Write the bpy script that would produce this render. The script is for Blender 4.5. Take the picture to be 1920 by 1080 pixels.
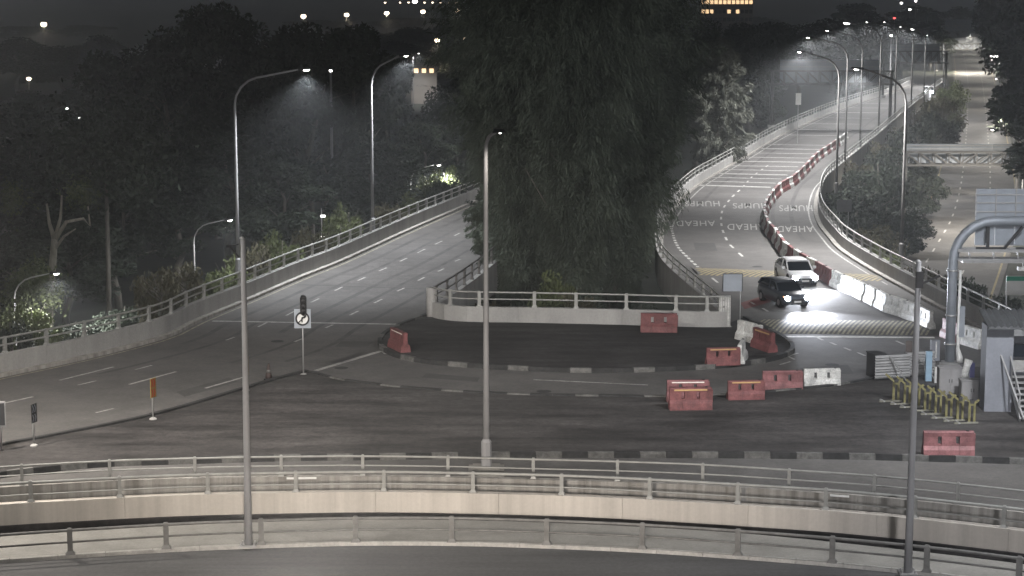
import bpy, bmesh, math, random
import numpy as np
from mathutils import Vector, Matrix
from mathutils.geometry import tessellate_polygon

random.seed(7)
rng = np.random.default_rng(7)
for o in list(bpy.data.objects):
    bpy.data.objects.remove(o)
S = bpy.context.scene
COL = S.collection
R = math.radians

# ------------------------------------------------------------------ camera, world, exposure
F = 3600.0                      # focal length in pixels of a 1920 wide picture
H = 18.0                        # camera height above the junction
PITCH = math.atan(553 / F)
cam = bpy.data.cameras.new('camera')
cam.sensor_width = 36.0
cam.lens = 36.0 * F / 1920.0
cam.clip_start = 0.5
cam.clip_end = 20000
camo = bpy.data.objects.new('camera', cam)
COL.objects.link(camo)
camo.location = (0, 0, H)
camo.rotation_euler = (math.pi / 2 - PITCH, 0, 0)
S.camera = camo

W = bpy.data.worlds.new('World')
S.world = W
W.use_nodes = True
bg = W.node_tree.nodes['Background']
bg.inputs['Color'].default_value = (0.97, 0.98, 1.0, 1)      # even night sky glow under low cloud
bg.inputs['Strength'].default_value = 0.055

S.view_settings.view_transform = 'Standard'
S.view_settings.look = 'None'
S.view_settings.gamma = 1
S.view_settings.exposure = 0.0
S.view_settings.use_curve_mapping = False
S.render.engine = 'CYCLES'
cy = S.cycles
cy.use_denoising = True
cy.max_bounces = 4
cy.diffuse_bounces = 2
cy.glossy_bounces = 2
cy.transmission_bounces = 2
cy.volume_bounces = 0
cy.use_light_tree = True
cy.sample_clamp_indirect = 3
cy.caustics_reflective = False
cy.caustics_refractive = False

HAZE_DENSITY = 0.00068

# ------------------------------------------------------------------ pixel <-> place
_sp, _cp = math.sin(PITCH), math.cos(PITCH)


def ray(px, py):
    x, y = (px - 960) / F, (540 - py) / F
    return Vector((x, _cp + y * _sp, -_sp + y * _cp))


def P(px, py, z=0.0):
    d = ray(px, py)
    t = (z - H) / d.z
    return Vector((d.x * t, d.y * t, z))


def PY(px, py, Y):
    d = ray(px, py)
    t = Y / d.y
    return Vector((d.x * t, Y, H + d.z * t))


def proj(v):
    dy, dz = v[1], v[2] - H
    zc = dy * _cp - dz * _sp
    yc = dy * _sp + dz * _cp
    return 960 + F * v[0] / zc, 540 - F * yc / zc


def spline(pts, n=60):
    """Catmull-Rom through points, n samples evenly along."""
    pts = [np.array(p, float) for p in pts]
    ext = [2 * pts[0] - pts[1]] + pts + [2 * pts[-1] - pts[-2]]
    out = []
    for i in range(1, len(ext) - 2):
        p0, p1, p2, p3 = ext[i - 1:i + 3]
        for k in range(16):
            t = k / 16
            out.append(0.5 * ((2 * p1) + (p2 - p0) * t + (2 * p0 - 5 * p1 + 4 * p2 - p3) * t * t + (3 * p1 - p0 - 3 * p2 + p3) * t ** 3))
    out.append(pts[-1])
    out = np.array(out)
    s = np.r_[0, np.cumsum(np.linalg.norm(np.diff(out, axis=0), axis=1))]
    q = np.linspace(0, s[-1], n)
    return np.stack([np.interp(q, s, out[:, k]) for k in range(out.shape[1])], 1)


def clen(c):
    return float(np.linalg.norm(np.diff(c, axis=0), axis=1).sum())


def along(c, dist):
    s = np.r_[0, np.cumsum(np.linalg.norm(np.diff(c, axis=0), axis=1))]
    dist = min(max(dist, 0), s[-1])
    p = np.array([np.interp(dist, s, c[:, k]) for k in range(c.shape[1])])
    e = 0.05
    a = np.array([np.interp(max(dist - e, 0), s, c[:, k]) for k in range(c.shape[1])])
    b = np.array([np.interp(min(dist + e, s[-1]), s, c[:, k]) for k in range(c.shape[1])])
    t = b - a
    return p, t / (np.linalg.norm(t) + 1e-9)


def at_px(c, px):
    """distance along curve where it crosses picture column px"""
    s = np.r_[0, np.cumsum(np.linalg.norm(np.diff(c, axis=0), axis=1))]
    x = np.array([proj(p)[0] for p in c])
    return float(np.interp(px, x, s)) if x[-1] > x[0] else float(np.interp(-px, -x, s))


def gcurve(pxs, z=0.0, n=80):
    return spline([P(a, b, z) for a, b in pxs], n)


def offset(c, d):
    """shift a ground curve sideways (to the left of its direction for d > 0)"""
    t = np.gradient(c, axis=0)
    t /= np.linalg.norm(t, axis=1)[:, None] + 1e-9
    n = np.stack([-t[:, 1], t[:, 0], np.zeros(len(c))], 1)
    return c + n * d


# ------------------------------------------------------------------ materials
def mat(name, col, rough=0.8, var=0.25, scale=2.0, metal=0.0, bump=0.0, spec=0.3, stretch=None, col2=None, fine=0.0, emit=0.0, coat=0.0, fscale=9.0, patch=0.0, pscale=0.09):
    m = bpy.data.materials.new(name)
    m.use_nodes = True
    nt = m.node_tree
    b = nt.nodes['Principled BSDF']
    b.inputs['Roughness'].default_value = rough
    b.inputs['Metallic'].default_value = metal
    b.inputs['Specular IOR Level'].default_value = spec
    b.inputs['Coat Weight'].default_value = coat
    col = tuple(col)
    if var > 0:
        g = nt.nodes.new('ShaderNodeNewGeometry')
        mp = nt.nodes.new('ShaderNodeMapping')
        nt.links.new(g.outputs['Position'], mp.inputs['Vector'])
        if stretch:
            mp.inputs['Scale'].default_value = stretch
        n = nt.nodes.new('ShaderNodeTexNoise')
        n.inputs['Scale'].default_value = scale
        n.inputs['Detail'].default_value = 6
        n.inputs['Roughness'].default_value = 0.62
        nt.links.new(mp.outputs['Vector'], n.inputs['Vector'])
        r = nt.nodes.new('ShaderNodeValToRGB')
        lo = tuple(c * (1 - var) for c in col) if col2 is None else tuple(col2)
        hi = tuple(min(1, c * (1 + var)) for c in col) if col2 is None else col
        r.color_ramp.elements[0].position = 0.32
        r.color_ramp.elements[1].position = 0.68
        r.color_ramp.elements[0].color = (*lo, 1)
        r.color_ramp.elements[1].color = (*hi, 1)
        nt.links.new(n.outputs['Fac'], r.inputs['Fac'])
        out = r.outputs['Color']
        if fine > 0:
            n2 = nt.nodes.new('ShaderNodeTexNoise')
            n2.inputs['Scale'].default_value = fscale
            n2.inputs['Detail'].default_value = 8
            n2.inputs['Roughness'].default_value = 0.75
            nt.links.new(g.outputs['Position'], n2.inputs['Vector'])
            mr = nt.nodes.new('ShaderNodeMapRange')
            mr.inputs['From Min'].default_value = 0.3
            mr.inputs['From Max'].default_value = 0.7
            mr.inputs['To Min'].default_value = 1 - fine
            mr.inputs['To Max'].default_value = 1 + fine
            nt.links.new(n2.outputs['Fac'], mr.inputs['Value'])
            mx = nt.nodes.new('ShaderNodeVectorMath')
            mx.operation = 'SCALE'
            nt.links.new(out, mx.inputs[0])
            nt.links.new(mr.outputs['Result'], mx.inputs['Scale'])
            out = mx.outputs['Vector']
        if patch > 0:
            n3 = nt.nodes.new('ShaderNodeTexNoise')
            n3.inputs['Scale'].default_value = pscale
            n3.inputs['Detail'].default_value = 4
            n3.inputs['Roughness'].default_value = 0.55
            nt.links.new(g.outputs['Position'], n3.inputs['Vector'])
            m3 = nt.nodes.new('ShaderNodeMapRange')
            m3.inputs['From Min'].default_value = 0.35
            m3.inputs['From Max'].default_value = 0.65
            m3.inputs['To Min'].default_value = 1 - patch
            m3.inputs['To Max'].default_value = 1 + patch
            nt.links.new(n3.outputs['Fac'], m3.inputs['Value'])
            x3 = nt.nodes.new('ShaderNodeVectorMath')
            x3.operation = 'SCALE'
            nt.links.new(out, x3.inputs[0])
            nt.links.new(m3.outputs['Result'], x3.inputs['Scale'])
            out = x3.outputs['Vector']
        nt.links.new(out, b.inputs['Base Color'])
        if bump:
            bp = nt.nodes.new('ShaderNodeBump')
            bp.inputs['Strength'].default_value = bump
            bp.inputs['Distance'].default_value = 0.05
            nt.links.new(n.outputs['Fac'], bp.inputs['Height'])
            nt.links.new(bp.outputs['Normal'], b.inputs['Normal'])
    else:
        b.inputs['Base Color'].default_value = (*col, 1)
    if emit:
        b.inputs['Emission Color'].default_value = (*col, 1)
        b.inputs['Emission Strength'].default_value = emit
    return m


M = {}
M['asphalt'] = mat('asphalt', (0.098, 0.094, 0.090), 0.8, 0.16, 0.8, fine=0.22, spec=0.25, fscale=5.0, patch=0.16, pscale=0.12)
M['near_asphalt'] = mat('near_asphalt', (0.078, 0.077, 0.077), 0.85, 0.2, 0.9, fine=0.25, stretch=(0.12, 1.6, 1), fscale=6.0, patch=0.15, pscale=0.2)
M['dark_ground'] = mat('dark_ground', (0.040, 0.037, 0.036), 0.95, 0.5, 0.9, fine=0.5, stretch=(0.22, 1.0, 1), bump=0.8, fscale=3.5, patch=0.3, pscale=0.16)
M['earth'] = mat('earth', (0.030, 0.034, 0.024), 0.95, 0.35, 0.2, fine=0.4)
M['island_top'] = mat('island_top', (0.031, 0.029, 0.029), 0.95, 0.5, 1.0, fine=0.5, stretch=(0.25, 1.0, 1), bump=0.8, fscale=3.5, patch=0.3, pscale=0.2)
M['concrete'] = mat('concrete', (0.30, 0.295, 0.285), 0.85, 0.16, 0.8, fine=0.12, stretch=(1, 1, 0.25))
M['pale_wall'] = mat('pale_wall', (0.50, 0.465, 0.42), 0.85, 0.15, 1.1, fine=0.06, stretch=(1.6, 1.6, 0.05), patch=0.07, pscale=0.25)
M['stained'] = mat('stained', (0.38, 0.365, 0.34), 0.9, 0.4, 1.5, fine=0.1, stretch=(1.5, 1.5, 0.1), col2=(0.16, 0.15, 0.135))
M['verge'] = mat('verge', (0.235, 0.228, 0.21), 0.9, 0.16, 0.9, fine=0.16)
M['kerb_pale'] = mat('kerb_pale', (0.40, 0.39, 0.37), 0.85, 0.2, 2.0, fine=0.2)
M['kerb_white'] = mat('kerb_white', (0.105, 0.103, 0.098), 0.85, 0.4, 3.0, fine=0.3)
M['kerb_black'] = mat('kerb_black', (0.028, 0.028, 0.028), 0.8, 0.4, 3.0, fine=0.3)
M['rail_paint'] = mat('rail_paint', (0.30, 0.30, 0.285), 0.5, 0.15, 3.0, metal=0.2)
M['rail_dark'] = mat('rail_dark', (0.115, 0.112, 0.108), 0.6, 0.25, 3.0, metal=0.2)
M['rail_mid'] = mat('rail_mid', (0.17, 0.167, 0.16), 0.6, 0.25, 3.0, metal=0.2)
M['galv'] = mat('galv', (0.42, 0.42, 0.42), 0.45, 0.12, 2.0, metal=0.5)
M['pole_grey'] = mat('pole_grey', (0.27, 0.27, 0.275), 0.6, 0.1, 1.0, metal=0.1)
M['white_paint'] = mat('white_paint', (0.62, 0.61, 0.58), 0.7, 0.25, 3.0, fine=0.25)
M['road_white'] = mat('road_white', (0.42, 0.41, 0.39), 0.75, 0.3, 2.0, fine=0.35)
M['worn_white'] = mat('worn_white', (0.32, 0.315, 0.30), 0.75, 0.4, 3.0, fine=0.35)
M['worn_yellow'] = mat('worn_yellow', (0.26, 0.215, 0.11), 0.75, 0.3, 3.0, fine=0.3)
M['red_plastic'] = mat('red_plastic', (0.145, 0.054, 0.054), 0.6, 0.38, 2.2, fine=0.35, fscale=14.0)
M['faded_red'] = mat('faded_red', (0.185, 0.080, 0.082), 0.6, 0.38, 2.2, fine=0.35, fscale=14.0)
M['white_plastic'] = mat('white_plastic', (0.52, 0.52, 0.50), 0.6, 0.38, 2.2, fine=0.35, fscale=14.0)
M['yellow_tape'] = mat('yellow_tape', (0.46, 0.30, 0.14), 0.4, 0.1, 3.0)
M['white_tape'] = mat('white_tape', (0.75, 0.72, 0.66), 0.4, 0.1, 3.0)
M['black'] = mat('black', (0.012, 0.012, 0.013), 0.5, 0.0)
M['dark_metal'] = mat('dark_metal', (0.05, 0.05, 0.052), 0.5, 0.2, 3.0, metal=0.3)
M['sign_back'] = mat('sign_back', (0.33, 0.36, 0.40), 0.5, 0.1, 1.5, metal=0.3)
M['sign_white'] = mat('sign_white', (0.72, 0.72, 0.70), 0.5, 0.05, 3)
M['sign_green'] = mat('sign_green', (0.02, 0.28, 0.17), 0.5, 0.05, 3)
M['sign_red'] = mat('sign_red', (0.5, 0.04, 0.03), 0.5, 0.05, 3)
M['sign_yellow'] = mat('sign_yellow', (0.30, 0.20, 0.06), 0.5, 0.1, 3)
M['stand_yellow'] = mat('stand_yellow', (0.17, 0.155, 0.07), 0.6, 0.3, 4, fine=0.2)
M['booth_grey'] = mat('booth_grey', (0.20, 0.21, 0.235), 0.8, 0.15, 0.8, fine=0.1)
M['roof_sheet'] = mat('roof_sheet', (0.10, 0.105, 0.11), 0.6, 0.2, 1.5, metal=0.3)
M['cabinet'] = mat('cabinet', (0.25, 0.245, 0.245), 0.6, 0.1, 2)
M['blue_box'] = mat('blue_box', (0.25, 0.36, 0.46), 0.5, 0.1, 2)
M['bark'] = mat('bark', (0.12, 0.11, 0.095), 0.95, 0.35, 4.0, stretch=(1, 1, 0.25))
M['pale_bark'] = mat('pale_bark', (0.26, 0.24, 0.20), 0.95, 0.3, 4.0, stretch=(1, 1, 0.25))
M['leaf'] = mat('leaf', (0.036, 0.045, 0.032), 0.7, 0.5, 0.45, spec=0.2)
M['leaf_olive'] = mat('leaf_olive', (0.085, 0.10, 0.045), 0.7, 0.5, 0.5, spec=0.2)
M['leaf_needle'] = mat('leaf_needle', (0.076, 0.090, 0.070), 0.8, 0.5, 0.3, spec=0.15)
M['needle_lit'] = mat('needle_lit', (0.115, 0.12, 0.10), 0.8, 0.35, 0.5, spec=0.15)  # paler copy of the needle colour, strong lamp light painted in
M['leaf_brown'] = mat('leaf_brown', (0.075, 0.070, 0.045), 0.8, 0.5, 0.5, spec=0.15)
M['car_white'] = mat('car_white', (0.75, 0.75, 0.76), 0.3, 0.0, coat=0.6)
M['car_dark'] = mat('car_dark', (0.045, 0.05, 0.06), 0.3, 0.0, coat=0.6)
M['glass'] = mat('glass', (0.012, 0.016, 0.022), 0.08, 0.0, spec=0.6)
M['tyre'] = mat('tyre', (0.018, 0.018, 0.018), 0.9, 0.0)
M['alloy'] = mat('alloy', (0.35, 0.35, 0.36), 0.35, 0.0, metal=0.8)
M['facade'] = mat('facade', (0.28, 0.25, 0.22), 0.8, 0.15, 0.3)
M['roof_brown'] = mat('roof_brown', (0.16, 0.12, 0.10), 0.8, 0.2, 0.5)


def emitter(name, col, strength):
    m = bpy.data.materials.new(name)
    m.use_nodes = True
    b = m.node_tree.nodes['Principled BSDF']
    b.inputs['Base Color'].default_value = (0.6, 0.6, 0.6, 1)
    b.inputs['Emission Color'].default_value = (*col, 1)
    b.inputs['Emission Strength'].default_value = strength
    return m


M['lens'] = emitter('lens', (1.0, 0.97, 0.93), 14)
M['lens_warm'] = emitter('lens_warm', (1.0, 0.80, 0.58), 10)
M['lens_head'] = emitter('lens_head', (0.88, 0.93, 1.0), 80)
M['lens_red'] = emitter('lens_red', (1.0, 0.12, 0.12), 3)
M['window_lit'] = emitter('window_lit', (1.0, 0.66, 0.36), 2.2)
M['amber'] = emitter('amber', (1.0, 0.35, 0.1), 2.5)


# ------------------------------------------------------------------ mesh builder
class MB:
    def __init__(self):
        self.v, self.f = [], []

    def add(self, vs, fs):
        o = len(self.v)
        self.v += [tuple(x) for x in vs]
        self.f += [tuple(i + o for i in f) for f in fs]
        return self

    def box(self, c, size, rz=0.0, M3=None):
        hx, hy, hz = (s / 2 for s in size)
        m = M3 if M3 is not None else Matrix.Rotation(rz, 3, 'Z')
        c = Vector(c)
        vs = [c + m @ Vector((sx * hx, sy * hy, sz * hz)) for sz in (-1, 1) for sy in (-1, 1) for sx in (-1, 1)]
        return self.add(vs, [(0, 2, 3, 1), (4, 5, 7, 6), (0, 1, 5, 4), (2, 6, 7, 3), (0, 4, 6, 2), (1, 3, 7, 5)])

    def bar(self, a, b, w, h=None):
        a, b = Vector(a), Vector(b)
        h = h or w
        d = b - a
        m = d.to_track_quat('Y', 'Z').to_matrix()
        return self.box((a + b) / 2, (w, d.length, h), M3=m)

    def tube(self, pts, rad, n=8, cap=True):
        pts = [Vector(p) for p in pts]
        if not isinstance(rad, (list, tuple)):
            rad = [rad] * len(pts)
        vs, fs = [], []
        up = None
        for i, p in enumerate(pts):
            t = (pts[min(i + 1, len(pts) - 1)] - pts[max(i - 1, 0)]).normalized()
            if up is None:
                up = Vector((0, 0, 1)) if abs(t.z) < 0.9 else Vector((0, 1, 0))
            x = t.cross(up).normalized()
            up = x.cross(t).normalized()
            for k in range(n):
                a = 2 * math.pi * k / n
                vs.append(p + (x * math.cos(a) + up * math.sin(a)) * rad[i])
        for i in range(len(pts) - 1):
            for k in range(n):
                fs.append((i * n + k, i * n + (k + 1) % n, (i + 1) * n + (k + 1) % n, (i + 1) * n + k))
        if cap:
            fs.append(tuple(range(n - 1, -1, -1)))
            fs.append(tuple((len(pts) - 1) * n + k for k in range(n)))
        return self.add(vs, fs)

    def lathe(self, c, prof, n=12):
        vs, fs = [], []
        for r, z in prof:
            for k in range(n):
                a = 2 * math.pi * k / n
                vs.append((c[0] + r * math.cos(a), c[1] + r * math.sin(a), c[2] + z))
        for i in range(len(prof) - 1):
            for k in range(n):
                fs.append((i * n + k, i * n + (k + 1) % n, (i + 1) * n + (k + 1) % n, (i + 1) * n + k))
        fs.append(tuple(range(n - 1, -1, -1)))
        fs.append(tuple((len(prof) - 1) * n + k for k in range(n)))
        return self.add(vs, fs)

    def prism_x(self, prof, x0, x1):
        """profile in (y, z), counter-clockwise seen from +x, run along x"""
        n = len(prof)
        vs = [(x0, y, z) for y, z in prof] + [(x1, y, z) for y, z in prof]
        fs = [tuple(range(n - 1, -1, -1)), tuple(range(n, 2 * n))]
        for k in range(n):
            fs.append((k, (k + 1) % n, n + (k + 1) % n, n + k))
        return self.add(vs, fs)

    def ribbon(self, a, b, za=None, zb=None):
        """a sheet between two curves of equal count"""
        n = len(a)
        vs = [(*p[:2], p[2] if za is None else za) for p in a] + [(*p[:2], p[2] if zb is None else zb) for p in b]
        return self.add(vs, [(i, i + 1, n + i + 1, n + i) for i in range(n - 1)])

    def wall(self, a, b, z0, z1):
        """a closed wall whose plan lies between two curves; z0, z1 numbers or arrays"""
        n = len(a)
        z0 = np.broadcast_to(z0, n)
        z1 = np.broadcast_to(z1, n)
        vs = [(a[i][0], a[i][1], z0[i]) for i in range(n)] + [(a[i][0], a[i][1], z1[i]) for i in range(n)] \
            + [(b[i][0], b[i][1], z1[i]) for i in range(n)] + [(b[i][0], b[i][1], z0[i]) for i in range(n)]
        fs = []
        for i in range(n - 1):
            for k in range(4):
                k2 = (k + 1) % 4
                fs.append((k * n + i, k * n + i + 1, k2 * n + i + 1, k2 * n + i))
        fs.append((0, n, 2 * n, 3 * n))
        fs.append((n - 1, 4 * n - 1, 3 * n - 1, 2 * n - 1))
        return self.add(vs, fs)

    def poly(self, pts, z, depth=0.0):
        pts = [(p[0], p[1]) for p in pts]
        tri = tessellate_polygon([[Vector((x, y, 0)) for x, y in pts]])
        n = len(pts)
        vs = [(x, y, z) for x, y in pts]
        fs = []
        for t in tri:
            a, b, c = (Vector((*pts[i], 0)) for i in t)
            fs.append(t if (b - a).cross(c - a).z > 0 else t[::-1])
        if depth:
            vs += [(x, y, z - depth) for x, y in pts]
            fs += [tuple(i + n for i in f[::-1]) for f in fs]
            fs += [(i, (i + 1) % n, n + (i + 1) % n, n + i) for i in range(n)]
        return self.add(vs, fs)

    def mesh(self, name, m, smooth=False, fix=True):
        me = bpy.data.meshes.new(name)
        me.from_pydata(self.v, [], self.f)
        if fix:
            bm = bmesh.new()
            bm.from_mesh(me)
            bmesh.ops.recalc_face_normals(bm, faces=bm.faces)
            bm.to_mesh(me)
            bm.free()
        ms = m if isinstance(m, (list, tuple)) else [m]
        for x in ms:
            me.materials.append(x)
        if smooth:
            me.polygons.foreach_set('use_smooth', [True] * len(me.polygons))
        me.update()
        return me

    def build(self, name, m, parent=None, smooth=False, fix=True):
        o = bpy.data.objects.new(name, self.mesh(name, m, smooth, fix))
        COL.objects.link(o)
        if parent is not None:
            o.parent = parent
        return o


def tag(o, label=None, cat=None, group=None, kind=None):
    for k, v in (('label', label), ('category', cat), ('group', group), ('kind', kind)):
        if v:
            o[k] = v
    return o


def thing(name, label, cat, loc=(0, 0, 0), rz=0.0, group=None, scale=1.0):
    o = bpy.data.objects.new(name, None)
    COL.objects.link(o)
    o.location = loc
    o.rotation_euler = (0, 0, rz)
    o.scale = (scale,) * 3 if not isinstance(scale, tuple) else scale
    o.empty_display_size = 0.2
    return tag(o, label, cat, group)


def inst(name, me, parent=None, loc=(0, 0, 0), rz=0.0, scale=(1, 1, 1)):
    o = bpy.data.objects.new(name, me)
    COL.objects.link(o)
    o.location = loc
    o.rotation_euler = (0, 0, rz)
    o.scale = scale
    if parent is not None:
        o.parent = parent
    return o


def dup(root, loc, rz, label=None, group=None, scale=None, swap=None):
    def cp(o, par):
        c = o.copy()
        COL.objects.link(c)
        if par is not None:
            c.parent = par
        for ch in list(o.children):
            cp(ch, c)
        return c
    r = cp(root, None)
    r.location = loc
    r.rotation_euler = (0, 0, rz)
    if scale:
        r.scale = scale
    if label:
        r['label'] = label
    if group:
        r['group'] = group
    return r


def structure(name, mb, m, smooth=False):
    return tag(mb.build(name, m, None, smooth), kind='structure')


# ================================================================== SETTING
# ---- lower ground, out to the horizon
gz = -6.0
mb = MB()
mb.add([(-6000, -300, gz), (6000, -300, gz), (6000, 9000, gz), (-6000, 9000, gz)], [(0, 1, 2, 3)])
structure('ground', mb, M['earth'])

# ---- key lines, read off the picture and laid on the junction's plane
kerb_near = gcurve([(-260, 1072), (0, 1050), (300, 1030), (480, 1022), (660, 1017), (847, 1017), (1025, 1022), (1204, 1030), (1383, 1042), (1560, 1056), (1740, 1074), (1920, 1097), (2150, 1130)], 0.12, 100)
verge_back = gcurve([(-260, 1028), (0, 1003), (180, 993), (360, 983), (540, 976), (720, 974), (900, 976), (1080, 982), (1260, 991), (1440, 1004), (1680, 1029), (1920, 1058), (2150, 1095)], 0.12, 100)
WALL_T = 0.79
wall_face = gcurve([(-260, 968), (0, 946), (110, 940), (220, 934), (360, 928), (540, 924), (720, 922), (900, 925), (1080, 930), (1260, 939), (1440, 950), (1560, 958), (1680, 969), (1800, 982), (1920, 996), (2150, 1026)], WALL_T, 120)
RAIL3_T = 1.45
rail3 = gcurve([(-260, 896), (-120, 883), (40, 872), (205, 863), (365, 858), (527, 855), (680, 854), (840, 856), (1000, 860), (1158, 864), (1318, 870), (1480, 880), (1640, 891), (1797, 906), (1960, 924), (2150, 948)], RAIL3_T, 120)
kerb_c = gcurve([(-250, 925), (-60, 905), (60, 889), (200, 876), (365, 870), (527, 865), (680, 863), (912, 860), (1100, 859), (1300, 859), (1440, 860), (1600, 862), (1750, 866), (1920, 871), (2200, 880)], 0.0, 140)
left_in = [(-300, 900), (-120, 866), (0, 840), (100, 821), (285, 783), (470, 729), (540, 709), (572, 701)]
ring_out = [(572, 701), (600, 706), (640, 716), (720, 727), (850, 738), (1000, 745), (1120, 747), (1250, 748), (1340, 745), (1450, 738), (1570, 726), (1640, 712)]
left_out = [(-300, 765), (-150, 737), (0, 705), (150, 673), (300, 634), (363, 604), (467, 561), (560, 521), (640, 489), (760, 434), (885, 380), (960, 348), (1010, 322), (1040, 300)]
left_right = [(806, 598), (818, 590), (845, 573), (880, 547), (908, 524), (960, 480), (1000, 440), (1040, 395), (1075, 350), (1090, 325)]
isl_par = [(806, 598), (830, 604), (880, 608), (1000, 610), (1174, 614), (1300, 618), (1362, 618)]
right_left = [(1362, 618), (1345, 600), (1300, 560), (1262, 525), (1243, 500), (1236, 470), (1240, 430), (1262, 390), (1300, 352), (1340, 327), (1400, 292), (1450, 262), (1500, 237), (1560, 211), (1610, 193), (1660, 177), (1690, 166), (1712, 157)]
right_right = [(2200, 800), (2050, 720), (1920, 656), (1840, 615), (1760, 574), (1700, 541), (1640, 508), (1584, 472), (1562, 449), (1540, 420), (1533, 389), (1543, 353), (1570, 326), (1610, 292), (1650, 258), (1690, 222), (1722, 196), (1748, 175), (1772, 157)]

LO = spline([P(*p) for p in left_out], 140)
LR = spline([P(*p) for p in left_right], 80)
IP = spline([P(*p) for p in isl_par], 50)
RL = spline([P(*p) for p in right_left], 160)
RR = spline([P(*p) for p in right_right], 200)
LIN = spline([P(*p) for p in left_in], 80)
RING = spline([P(*p) for p in ring_out], 70)

# ---- road decks: one slab round the junction with both flyovers
plaza = [*offset(wall_face, .16)[::-1], *LO, *LR[::-1], *IP[1:], *RL[1:], *RR[::-1]]
structure('road', MB().poly(plaza, 0.0, 0.9), M['asphalt'])
near = [(-40, -30, 0), (40, -30, 0), *offset(kerb_near, 0.0)[::-1]]
structure('near_road', MB().poly(near, 0.0, 0.5), M['near_asphalt'])
structure('drain_channel', MB().ribbon(offset(verge_back, -0.3), offset(wall_face[np.linspace(0, 119, 100).astype(int)], 0.25), -0.42, -0.42), M['dark_ground'])
mbv = MB().wall(offset(kerb_near, 0.16), verge_back, -0.6, 0.12)
structure('verge', mbv, M['verge'])
kn = tag(bpy.data.objects.new('kerb', None), kind='structure')
COL.objects.link(kn)
Lk = clen(kerb_near)
k = 0
while k * 1.5 < Lk - 1.5:
    a = k * 1.5
    seg = np.array([along(kerb_near, a + t * 1.485)[0] for t in np.linspace(0, 1, 3)])
    inner = np.array([along(offset(kerb_near, 0.155), a * clen(offset(kerb_near, 0.155)) / Lk + t * 1.485)[0] for t in np.linspace(0, 1, 3)])
    MB().wall(seg, inner, -0.1, 0.124 + random.uniform(-.004, .004)).build('kerb_stone', M['kerb_pale'], kn)
    k += 1

# dark planted ground between the roads
lowmid = [*kerb_c, P(2200, 700, 0), P(1920, 692), P(1765, 693), P(1660, 703), *RING[::-1], *LIN[::-1]]
structure('verge_ground', MB().poly(lowmid, 0.13, 0.13), M['dark_ground'])
isl_edge = [(1392, 600), (1430, 618), (1466, 638), (1482, 655), (1470, 668), (1420, 681), (1350, 689), (1250, 695), (1100, 698), (950, 692), (830, 684), (760, 673), (724, 658), (716, 644), (728, 628), (752, 615), (775, 606), (806, 594)]
IE = spline([P(*p) for p in isl_edge], 160)
structure('traffic_island', MB().poly([*IE, *IP[1:-1]], 0.14, 0.14), M['island_top'])


def kerb_row(name, c, step, h, mats, d=0.16, side=1):
    g = tag(bpy.data.objects.new(name, None), kind='structure')
    COL.objects.link(g)
    L, n = clen(c), max(1, int(clen(c) / step))
    oc = offset(c, d * side)
    Lo = clen(oc)
    for i in range(n):
        a, b = i / n, (i + 0.985) / n
        s1 = np.array([along(c, L * (a + (b - a) * t))[0] for t in (0, .5, 1)])
        s2 = np.array([along(oc, Lo * (a + (b - a) * t))[0] for t in (0, .5, 1)])
        MB().wall(s1, s2, 0.0, h + random.uniform(-.008, .008)).build('kerb_stone', mats[i % len(mats)], g)
    return g


kerb_row('painted_kerb', offset(kerb_c, -0.01), 1.0, 0.24, [M['kerb_black'], M['kerb_white']], 0.2, 1)
kerb_row('island_kerb', IE, 1.0, 0.23, [M['kerb_black'], M['kerb_white'], M['kerb_black']], 0.22, 1)
kerb_row('road_kerb', LIN, 1.0, 0.22, [M['kerb_black']], 0.24, -1)
kerb_row('ring_kerb', RING, 1.0, 0.2, [M['kerb_black'], M['kerb_black'], M['kerb_white']], 0.2, -1)

# ---- lower expressway on the right
lz = gz + 0.02
ll = [PY(px, py, y) for px, py, y in ()]


def low_pt(px, py):
    return P(px, py, gz + 0.06)


LXL = spline([low_pt(*p) for p in [(1500, 740), (1600, 570), (1690, 452), (1725, 400), (1752, 330), (1772, 250), (1782, 200), (1788, 150), (1786, 110), (1782, 80), (1778, 62)]], 120)
LXR = spline([low_pt(*p) for p in [(1790, 740), (1866, 570), (1902, 452), (1914, 400), (1909, 330), (1892, 250), (1880, 200), (1866, 145), (1852, 105), (1845, 80), (1838, 62)]], 120)
mb = MB()
nn = len(LXL)
mb.add([tuple(p) for p in LXL] + [tuple(p) for p in LXR], [(i, nn + i, nn + i + 1, i + 1) for i in range(nn - 1)])
structure('expressway', mb, M['asphalt'])


# ---- painted markings
def mark(name, polys, m, z=0.005):
    mb = MB()
    for q in polys:
        n = len(q)
        mb.add([(p[0], p[1], p[2] + z) for p in q], [tuple(range(n))])
    for_up = mb.build(name, m, None, fix=False)
    me = for_up.data
    for pl in me.polygons:
        if pl.normal.z < 0:
            pl.flip()
    return tag(for_up, kind='structure')


def stroke(a, b, w, z=0.0):
    """a painted dash from picture point a to b, w metres wide"""
    a, b = P(*a, z), P(*b, z)
    d = (b - a).normalized()
    n = Vector((-d.y, d.x, 0)) * w / 2
    return [a - n, b - n, b + n, a + n]


def line_along(c, w, z=0.0, d0=0.0, d1=None, dash=None):
    L = clen(c) if d1 is None else d1
    out, s = [], d0
    on, off = dash or (2.0, 0.0)
    while s < L - 0.05:
        e = min(s + on, L)
        pa, ta = along(c, s)
        pb, tb = along(c, e)
        na, nb = np.array([-ta[1], ta[0], 0]) * w / 2, np.array([-tb[1], tb[0], 0]) * w / 2
        out.append([Vector(pa - na), Vector(pb - nb), Vector(pb + nb), Vector(pa + na)])
        s = e + off
    return out


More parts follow.
